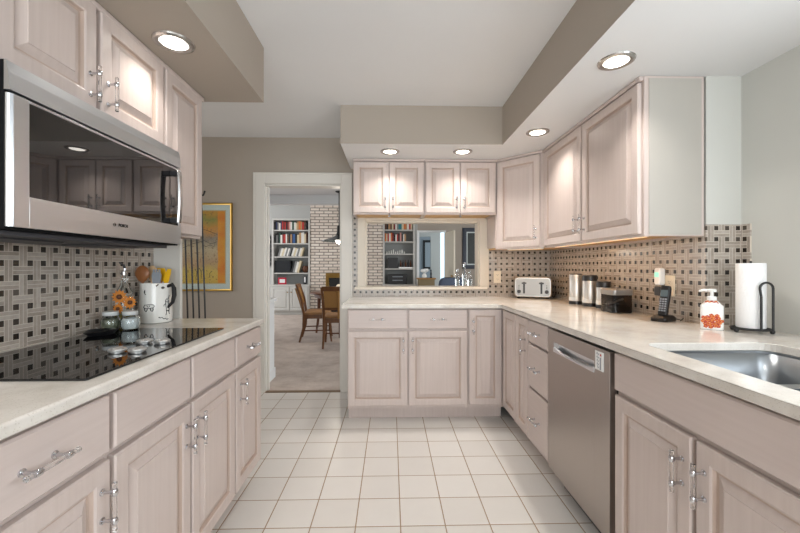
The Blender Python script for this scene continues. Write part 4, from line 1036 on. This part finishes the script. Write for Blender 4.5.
books('the left bookcase second shelf', 'books on the left bookcase, second shelf', LX0 + 0.048, LX1 - 0.045, LS[1], 0.30,
      ['black', 'grey', 'black', 'dark green', 'white', 'dark red', 'red', 'white', 'brown', 'black', 'tan', 'navy blue', 'blue', 'black', 'cream', 'tan', 'white', 'white', 'cream', 'brown'], 0.20, 0.285, 0.03, 0.052)
books('the left bookcase third shelf, leaning', 'leaning volumes on the left bookcase, third shelf', LX0 + 0.13, LX1 - 0.10, LS[2], 0.27,
      ['grey', 'white', 'cream', 'white', 'grey', 'white', 'grey', 'black', 'white', 'cream', 'white', 'grey', 'white', 'cream'], 0.20, 0.23, 0.034, 0.046, math.radians(16))
books('the left bookcase fourth shelf, leaning', 'leaning volumes on the left bookcase, fourth shelf', LX0 + 0.46, LX1 - 0.26, LS[3], 0.36,
      ['black', 'grey', 'white', 'cream', 'black'], 0.26, 0.31, 0.035, 0.05, math.radians(-14) if False else math.radians(14))
books('the right bookcase top shelf', 'books on the right bookcase, top shelf', RX0 + 0.048, RX1 - 0.045, RS[0], 0.20,
      ['brown', 'black', 'tan', 'brown', 'cream', 'dark red', 'white', 'grey', 'teal', 'teal', 'cream', 'orange', 'tan', 'white', 'red', 'cream', 'white', 'grey', 'white'], 0.14, 0.19, 0.03, 0.05)
books('the right bookcase second shelf', 'books on the right bookcase, second shelf', RX0 + 0.048, RX1 - 0.20, RS[1], 0.26,
      ['orange', 'cream', 'red', 'white', 'orange', 'dark red', 'black', 'white', 'red', 'black', 'pink', 'black', 'white', 'tan', 'red'], 0.18, 0.24, 0.028, 0.046)
# things on the shelves
t = tag(obj('storage_case', MB().box(0, 0.40, 0, 0.2, 0, 0.31), M['black'], None, 0.004, loc=(LX0 + 0.05, YF + 0.04, LS[3] + 0.001)), 'black case on the fourth shelf of the bookcase seen through the doorway', 'case')
t = thing('decorative_bowl', 'dark round bowl at the right end of the fourth shelf seen through the doorway', 'bowl', (LX1 - 0.14, YF + 0.12, LS[3] + 0.0008))
obj('bowl', MB().lathe([(0.03, 0), (0.06, 0.03), (0.085, 0.10), (0.075, 0.16), (0.065, 0.17), (0.07, 0.10), (0.05, 0.04), (0.001, 0.02)], n=24), M['seedhead'], t)
t = thing('photo_frame', 'small red framed photo standing on the bookcase ledge through the doorway', 'photo frame', (LX0 + 0.26, YF - 0.02, LZ + 0.001), math.radians(8))
obj('frame', MB().box(-0.10, 0.10, 0, 0.015, 0, 0.17), plain('crimson_frame', (190, 34, 60), 0.4), t, 0.004); obj('photo', MB().box(-0.065, 0.065, -0.002, 0.0005, 0.04, 0.13), M['white'], t)
obj('easel_back', MB().box(-0.02, 0.02, 0.015, 0.07, 0, 0.10), M['black'], t)
t = thing('candle_jar', 'dark jar with a pale stripe on the bookcase ledge through the doorway', 'jar', (LX1 - 0.14, YF + 0.03, LZ + 0.001))
obj('body', MB().lathe([(0.045, 0), (0.05, 0.005), (0.05, 0.2), (0.001, 0.2)], n=24), M['black'], t); obj('label', MB().box(0.0, 0.03, -0.053, -0.047, 0.05, 0.18), M['white'], t)
for k in range(9):
    x = RX0 + 0.10 + 0.055 * k; h = 0.06 + 0.05 * ((k * 5) % 4) / 3
    o = tag(obj('figurine', MB().lathe([(0.018, 0), (0.02, 0.004), (0.011, h * 0.35), (0.017, h * 0.6), (0.008, h * 0.75), (0.013, h * 0.88), (0.001, h)], n=14), M['ceramic'], None, loc=(x, YF + 0.08, RS[2] + 0.0008)),
            'small white figurine, %s from the left on the third shelf through the pass-through' % ORD[k], 'figurine', 'white figurines on the third shelf')
tag(obj('storage_case', MB().box(0, 0.27, 0, 0.2, 0, 0.27), M['black'], None, 0.004, loc=(RX0 + 0.12, YF + 0.04, RS[3] + 0.0008)), 'black case on the fourth shelf seen through the pass-through', 'case')
tag(obj('serving_tray', MB().box(0, 0.36, 0, 0.2, 0, 0.035), M['ceramic'], None, 0.004, loc=(RX0 + 0.40, YF + 0.03, RS[3] + 0.0008)), 'white tray on the fourth shelf seen through the pass-through', 'tray')
for k in range(5):
    tag(obj('dark_bottle', MB().lathe([(0.022, 0), (0.022, 0.10), (0.009, 0.14), (0.009, 0.18), (0.001, 0.18)], n=14), M['black' if k % 2 else 'seedhead'], None, loc=(RX0 + 0.45 + 0.065 * k, YF + 0.12, RS[3] + 0.0366)),
        'small dark bottle, %s from the left on the white tray' % ORD[k], 'bottle', 'dark bottles on the white tray')
t = thing('stereo', 'black stereo on the bookcase ledge through the pass-through', 'stereo', (RX0 + 0.37, YF - 0.02, RZ + 0.001))
obj('case', MB().box(-0.24, 0.24, 0, 0.2, 0, 0.26), M['black'], t, 0.006)
for z in (0.09, 0.18): obj('display', MB().box(-0.13, 0.13, -0.003, 0.001, z, z + 0.02), M['greyplastic'], t)
t = thing('wall_hanging', 'dark ornate wall hanging left of the bookcase', 'wall hanging', (-3.06, YF - 0.001, 1.60))
b = MB()
for k in range(7):
    z = -0.33 + 0.11 * k; b.tube([(0.05 * math.cos(2 * PI * j / 14) * (1 - 0.07 * abs(k - 3)), -0.018, z + 0.06 * math.sin(2 * PI * j / 14)) for j in range(14)], 0.014, 6, cyc=True)
b.tube([(0, -0.014, -0.42), (0, -0.014, 0.42)], 0.012, 8)
obj('scrollwork', b, M['iron'], t)

# ------------------------------------------------------------------ fireplace
t = thing('fireplace_insert', 'brass-framed glass fireplace doors in the brick wall', 'fireplace', (-1.12, YF, 0))
b = MB(); b.box(-0.52, -0.44, -0.02, 0.02, 0.01, 1.04); b.box(0.44, 0.52, -0.02, 0.02, 0.01, 1.04); b.box(-0.44, 0.44, -0.02, 0.02, 0.92, 1.04); b.box(-0.44, 0.44, -0.02, 0.02, 0.01, 0.06)
obj('frame', b, M['brass'], t, 0.004)
for s in (-1, 1): obj('glass_door', MB().box(min(s * 0.02, s * 0.43), max(s * 0.02, s * 0.43), -0.008, 0.012, 0.07, 0.91), M['fire'], t)
obj('mullion', MB().box(-0.02, 0.02, -0.015, 0.012, 0.06, 0.92), M['brass'], t)

# ------------------------------------------------------------------ dining set
TX, TY = -0.86, 6.80
t = thing('dining_table', 'round dark wooden dining table under the pendant lamp', 'table', (TX, TY, 0.0021))
obj('tabletop', MB().lathe([(0.58, 0.715), (0.60, 0.722), (0.60, 0.742), (0.59, 0.748), (0.001, 0.748)], n=56), M['tablewood'], t)
obj('apron', MB().lathe([(0.50, 0.65), (0.52, 0.655), (0.52, 0.714), (0.001, 0.714)], n=40), M['tablewood'], t)
for k in range(4):
    a = k * PI / 2; obj('leg', MB().tube([(0.44 * math.cos(a), 0.44 * math.sin(a), 0.65), (0.45 * math.cos(a), 0.45 * math.sin(a), 0.3), (0.49 * math.cos(a), 0.49 * math.sin(a), 0.0)], [0.034, 0.026, 0.018], 10), M['tablewood'], t)
def dining_chair(label, x, y, rz, wd=0.25):
    """faces local +y"""
    t = thing('dining_chair', label, 'chair', (x, y, 0.0021), rz, 'cane-backed dining chairs')
    for s in (-1, 1):
        obj('leg', MB().tube([(s * (wd - 0.02), 0.20, 0.42), (s * (wd - 0.02), 0.205, 0.2), (s * (wd - 0.01), 0.23, 0.0)], [0.022, 0.018, 0.014], 8), M['chairwood'], t)
        obj('leg', MB().tube([(s * (wd - 0.03), -0.20, 0.44), (s * (wd - 0.03), -0.21, 0.22), (s * (wd - 0.02), -0.27, 0.0)], [0.024, 0.02, 0.015], 8), M['chairwood'], t)
        obj('back_post', MB().tube([(s * (wd - 0.03), -0.20, 0.42), (s * (wd - 0.02), -0.235, 0.66), (s * (wd - 0.005), -0.31, 0.90)], [0.022, 0.02, 0.017], 8), M['chairwood'], t)
        obj('stretcher', MB().tube([(s * (wd - 0.02), 0.205, 0.18), (s * (wd - 0.028), -0.215, 0.18)], 0.010, 8), M['tablewood'], t)
    obj('stretcher', MB().tube([(-(wd - 0.03), -0.0, 0.18), (wd - 0.03, 0.0, 0.18)], 0.010, 8), M['tablewood'], t)
    obj('seat_rail', MB().prism(rrect(-wd + 0.01, wd - 0.01, -0.215, 0.225, 0.04), [], 0.37, 0.435), M['chairwood'], t, 0.006)
    obj('seat', MB().loft([[(x, y, z) for x, y in rrect(-wd + 0.015 + i, wd - 0.015 - i, -0.19 + i, 0.22 - i, 0.05)] for i, z in ((0, 0.436), (0.0, 0.46), (0.02, 0.48), (0.07, 0.488))]), M['seatcloth'], t)
    c = []
    for k in range(9):
        a = -1 + k / 4; xx = a * (wd - 0.01); yb = -0.03 * (1 - a * a)
        c.append((xx, yb))
    b = MB(); b.loft([[(xx, -0.30 + yb - 0.012, 0.845), (xx, -0.30 + yb + 0.012, 0.845), (xx, -0.32 + yb + 0.012, 0.915), (xx, -0.32 + yb - 0.012, 0.915)] for xx, yb in c]); obj('top_rail', b, M['chairwood'], t, 0.004)
    b = MB(); b.loft([[(xx * 0.9, -0.222 + yb - 0.01, 0.56), (xx * 0.9, -0.222 + yb + 0.01, 0.56), (xx * 0.9, -0.23 + yb + 0.01, 0.60), (xx * 0.9, -0.23 + yb - 0.01, 0.60)] for xx, yb in c]); obj('lower_rail', b, M['chairwood'], t, 0.004)
    b = MB(); b.loft([[(xx * 0.86, -0.232 + yb - 0.004, 0.60), (xx * 0.86, -0.232 + yb + 0.004, 0.60), (xx * 0.9, -0.30 + yb + 0.004, 0.846), (xx * 0.9, -0.30 + yb - 0.004, 0.846)] for xx, yb in c]); obj('cane_back', b, M['cane'], t)
    obj('splat', MB().tube([(0, -0.222, 0.44), (0, -0.275, 0.60), (0, -0.34, 0.85)], [0.024, 0.018, 0.03], 10), M['cane'], t)
    return t
dining_chair('wooden cane-backed dining chair seen from the side, left of the dining table', -1.215, 6.22, math.radians(-82))
dining_chair('wooden cane-backed dining chair with its back to the kitchen, in front of the table', -0.78, 5.74, math.radians(4))
t = thing('fruit_bowl', 'brown bowl of pale round fruit on the dining table', 'bowl', (-0.80, 6.35, 0.7503))
obj('bowl', MB().lathe([(0.06, 0), (0.10, 0.012), (0.16, 0.05), (0.18, 0.075), (0.172, 0.075), (0.15, 0.052), (0.09, 0.02), (0.001, 0.014)], n=32), M['chairwood'], t)
for k, (x, y, z, c) in enumerate(((-0.87, 6.32, 0.852, 'leftmost'), (-0.745, 6.31, 0.852, 'rightmost'), (-0.805, 6.43, 0.852, 'rearmost'))):
    tag(obj('fruit', MB().sphere((0, 0, 0), 0.058, 18), M['almond'], None, loc=(x, y, z)), 'pale round fruit in the brown bowl, %s of three' % c, 'fruit', 'pale fruit in the bowl')
LXP, LYP = -0.85, 6.15
t = thing('pendant_lamp', 'black pendant lamp with a wide shallow shade over the dining table', 'pendant lamp', (LXP, LYP, ZC))
obj('rod', MB().tube([(0, 0, 0), (0, 0, -0.60)], 0.009, 10), M['iron'], t)
obj('canopy', MB().lathe([(0.06, 0.0), (0.058, -0.015), (0.02, -0.03), (0.001, -0.03)], n=24), M['iron'], t)
obj('cap', MB().lathe([(0.025, -0.56), (0.034, -0.60), (0.036, -0.68), (0.060, -0.73)], n=24), M['iron'], t)
n = 40
sh = [[(r_ * math.cos(2 * PI * j / n), r_ * math.sin(2 * PI * j / n), z) for j in range(n)] for r_, z in ((0.055, -0.725), (0.09, -0.748), (0.285, -0.815), (0.285, -0.822), (0.088, -0.756), (0.052, -0.734))]
obj('shade', MB().loft(sh, False, cyc=True), plain('dark_enamel', (52, 58, 60), 0.25), t)
obj('bulb', MB().sphere((0, 0, -0.80), 0.062, 20), M['bulb'], t)
l = bpy.data.lights.new('lamp', 'POINT'); l.energy = 14; l.color = (1, 0.9, 0.78); l.shadow_soft_size = 0.06
o = bpy.data.objects.new('lamp', l); COL.objects.link(o); o.parent = t; o.location = (0, 0, -0.90)

# ------------------------------------------------------------------ right side of the far room, seen through the pass-through
t = thing('framed_picture', 'dark picture in a navy frame on the far wall, right side of the pass-through', 'picture', (2.22, YF, 1.665))
pw2, ph2 = 0.40, 0.52
b = MB(); b.loft([[(-pw2 + i, -d, -ph2 + i), (pw2 - i, -d, -ph2 + i), (pw2 - i, -d, ph2 - i), (-pw2 + i, -d, ph2 - i)] for i, d in ((0, 0.002), (0, 0.035), (0.02, 0.04), (0.10, 0.03), (0.10, 0.01))], False); obj('frame', b, plain('navy_frame', (44, 50, 62), 0.4), t)
obj('mat_board', MB().box(-pw2 + 0.09, pw2 - 0.09, -0.015, -0.003, -ph2 + 0.09, ph2 - 0.09), M['mat'], t)
obj('print', MB().box(-pw2 + 0.13, pw2 - 0.13, -0.018, -0.014, -ph2 + 0.13, ph2 - 0.13), plain('dark_print', (60, 66, 62), 0.5, var=0.7, sc=14), t)
t = thing('upholstered_chair', 'slate blue upholstered chair seen through the pass-through', 'chair', (1.12, 7.2, 0.0021), math.radians(8))
b = MB(); b.loft([[(x, y + (z - 0.45) * -0.12, z) for x, y in rrect(-0.28 + i, 0.28 - i, -0.25 + i * 0.3, -0.15 - i * 0.3, 0.045)] for i, z in ((0.0, 0.44), (0.0, 0.80), (0.02, 0.93), (0.06, 0.985), (0.13, 1.0))]); obj('backrest', b, M['bluecloth'], t)
obj('seat', MB().box(-0.27, 0.27, -0.14, 0.30, 0.36, 0.47), M['bluecloth'], t, 0.03)
for x in (-0.22, 0.22):
    for y in (-0.19, 0.25): obj('leg', MB().tube([(x, y, 0.365), (x, y, 0)], [0.022, 0.016], 8), M['tablewood'], t)
t = thing('side_table', 'olive brown side table in front of the far doorway', 'table', (0.84, 8.9, 0.0021))
obj('top', MB().box(-0.22, 0.22, -0.2, 0.2, 0.90, 0.93), M['cane'], t, 0.004); obj('apron', MB().box(-0.19, 0.19, -0.17, 0.17, 0.70, 0.899), plain('olive_wood', (124, 108, 76), 0.5), t, 0.003)
for x in (-0.17, 0.17):
    for y in (-0.15, 0.15): obj('leg', MB().tube([(x, y, 0.70), (x, y, 0)], [0.02, 0.014], 8), M['tablewood'], t)
t = thing('flower_vase', 'white vase of white blooms on the olive side table', 'vase', (0.80, 8.9, 0.9325))
obj('vase', MB().lathe([(0.04, 0), (0.06, 0.02), (0.055, 0.07), (0.03, 0.10), (0.035, 0.115), (0.001, 0.11)], n=24), M['ceramic'], t)
b = MB()
for k in range(9): b.sphere((0.05 * math.cos(k * 2.4) * math.sqrt(k) * 0.5, 0.05 * math.sin(k * 2.4) * math.sqrt(k) * 0.5, 0.16 + 0.012 * (k % 3)), 0.042, 12)
obj('blooms', b, M['white'], t)
t = thing('table_figure', 'slim dark figurine beside the white vase on the side table', 'figurine', (0.955, 8.85, 0.9325))
obj('figure', MB().lathe([(0.03, 0), (0.03, 0.01), (0.012, 0.03), (0.022, 0.10), (0.010, 0.15), (0.018, 0.18), (0.001, 0.21)], n=16), M['iron'], t)
t = thing('framed_picture', 'tall dark-framed picture glimpsed through the far doorway', 'picture', (1.42, 14.1, 1.65))
obj('frame', MB().box(-0.20, 0.20, -0.04, 0, -0.55, 0.55), M['iron'], t, 0.006); obj('print', MB().box(-0.13, 0.13, -0.044, -0.039, -0.46, 0.46), M['farb'], t)

# ------------------------------------------------------------------ slim warm strips under the wall cabinets
def strip(label, loc, rz, ln, power, z):
    t = thing('under_cabinet_light', label, 'strip light', (loc[0], loc[1], z), rz)
    obj('housing', MB().box(-ln / 2, ln / 2, -0.012, 0.012, -0.010, 0.0), M['white'], t, 0.002)
    obj('diffuser', MB().box(-ln / 2 + 0.006, ln / 2 - 0.006, -0.009, 0.009, -0.0115, -0.0098), plain('lit_amber_diffuser', (255, 214, 160), 0.4, emit=1.0), t)
    l = bpy.data.lights.new('lamp', 'AREA'); l.shape = 'RECTANGLE'; l.size = ln - 0.02; l.size_y = 0.016; l.energy = power; l.color = (1.0, 0.62, 0.33)
    o = bpy.data.objects.new('lamp', l); COL.objects.link(o); o.parent = t; o.location = (0, 0, -0.0125)
strip('slim warm strip light under the right wall cabinets', (1.30, 2.39, 0), PI / 2, 1.05, 1.8, 1.3665)
strip('slim warm strip light under the corner wall cabinet', (1.16, 3.20, 0), -PI / 4, 0.32, 0.9, 1.3615)
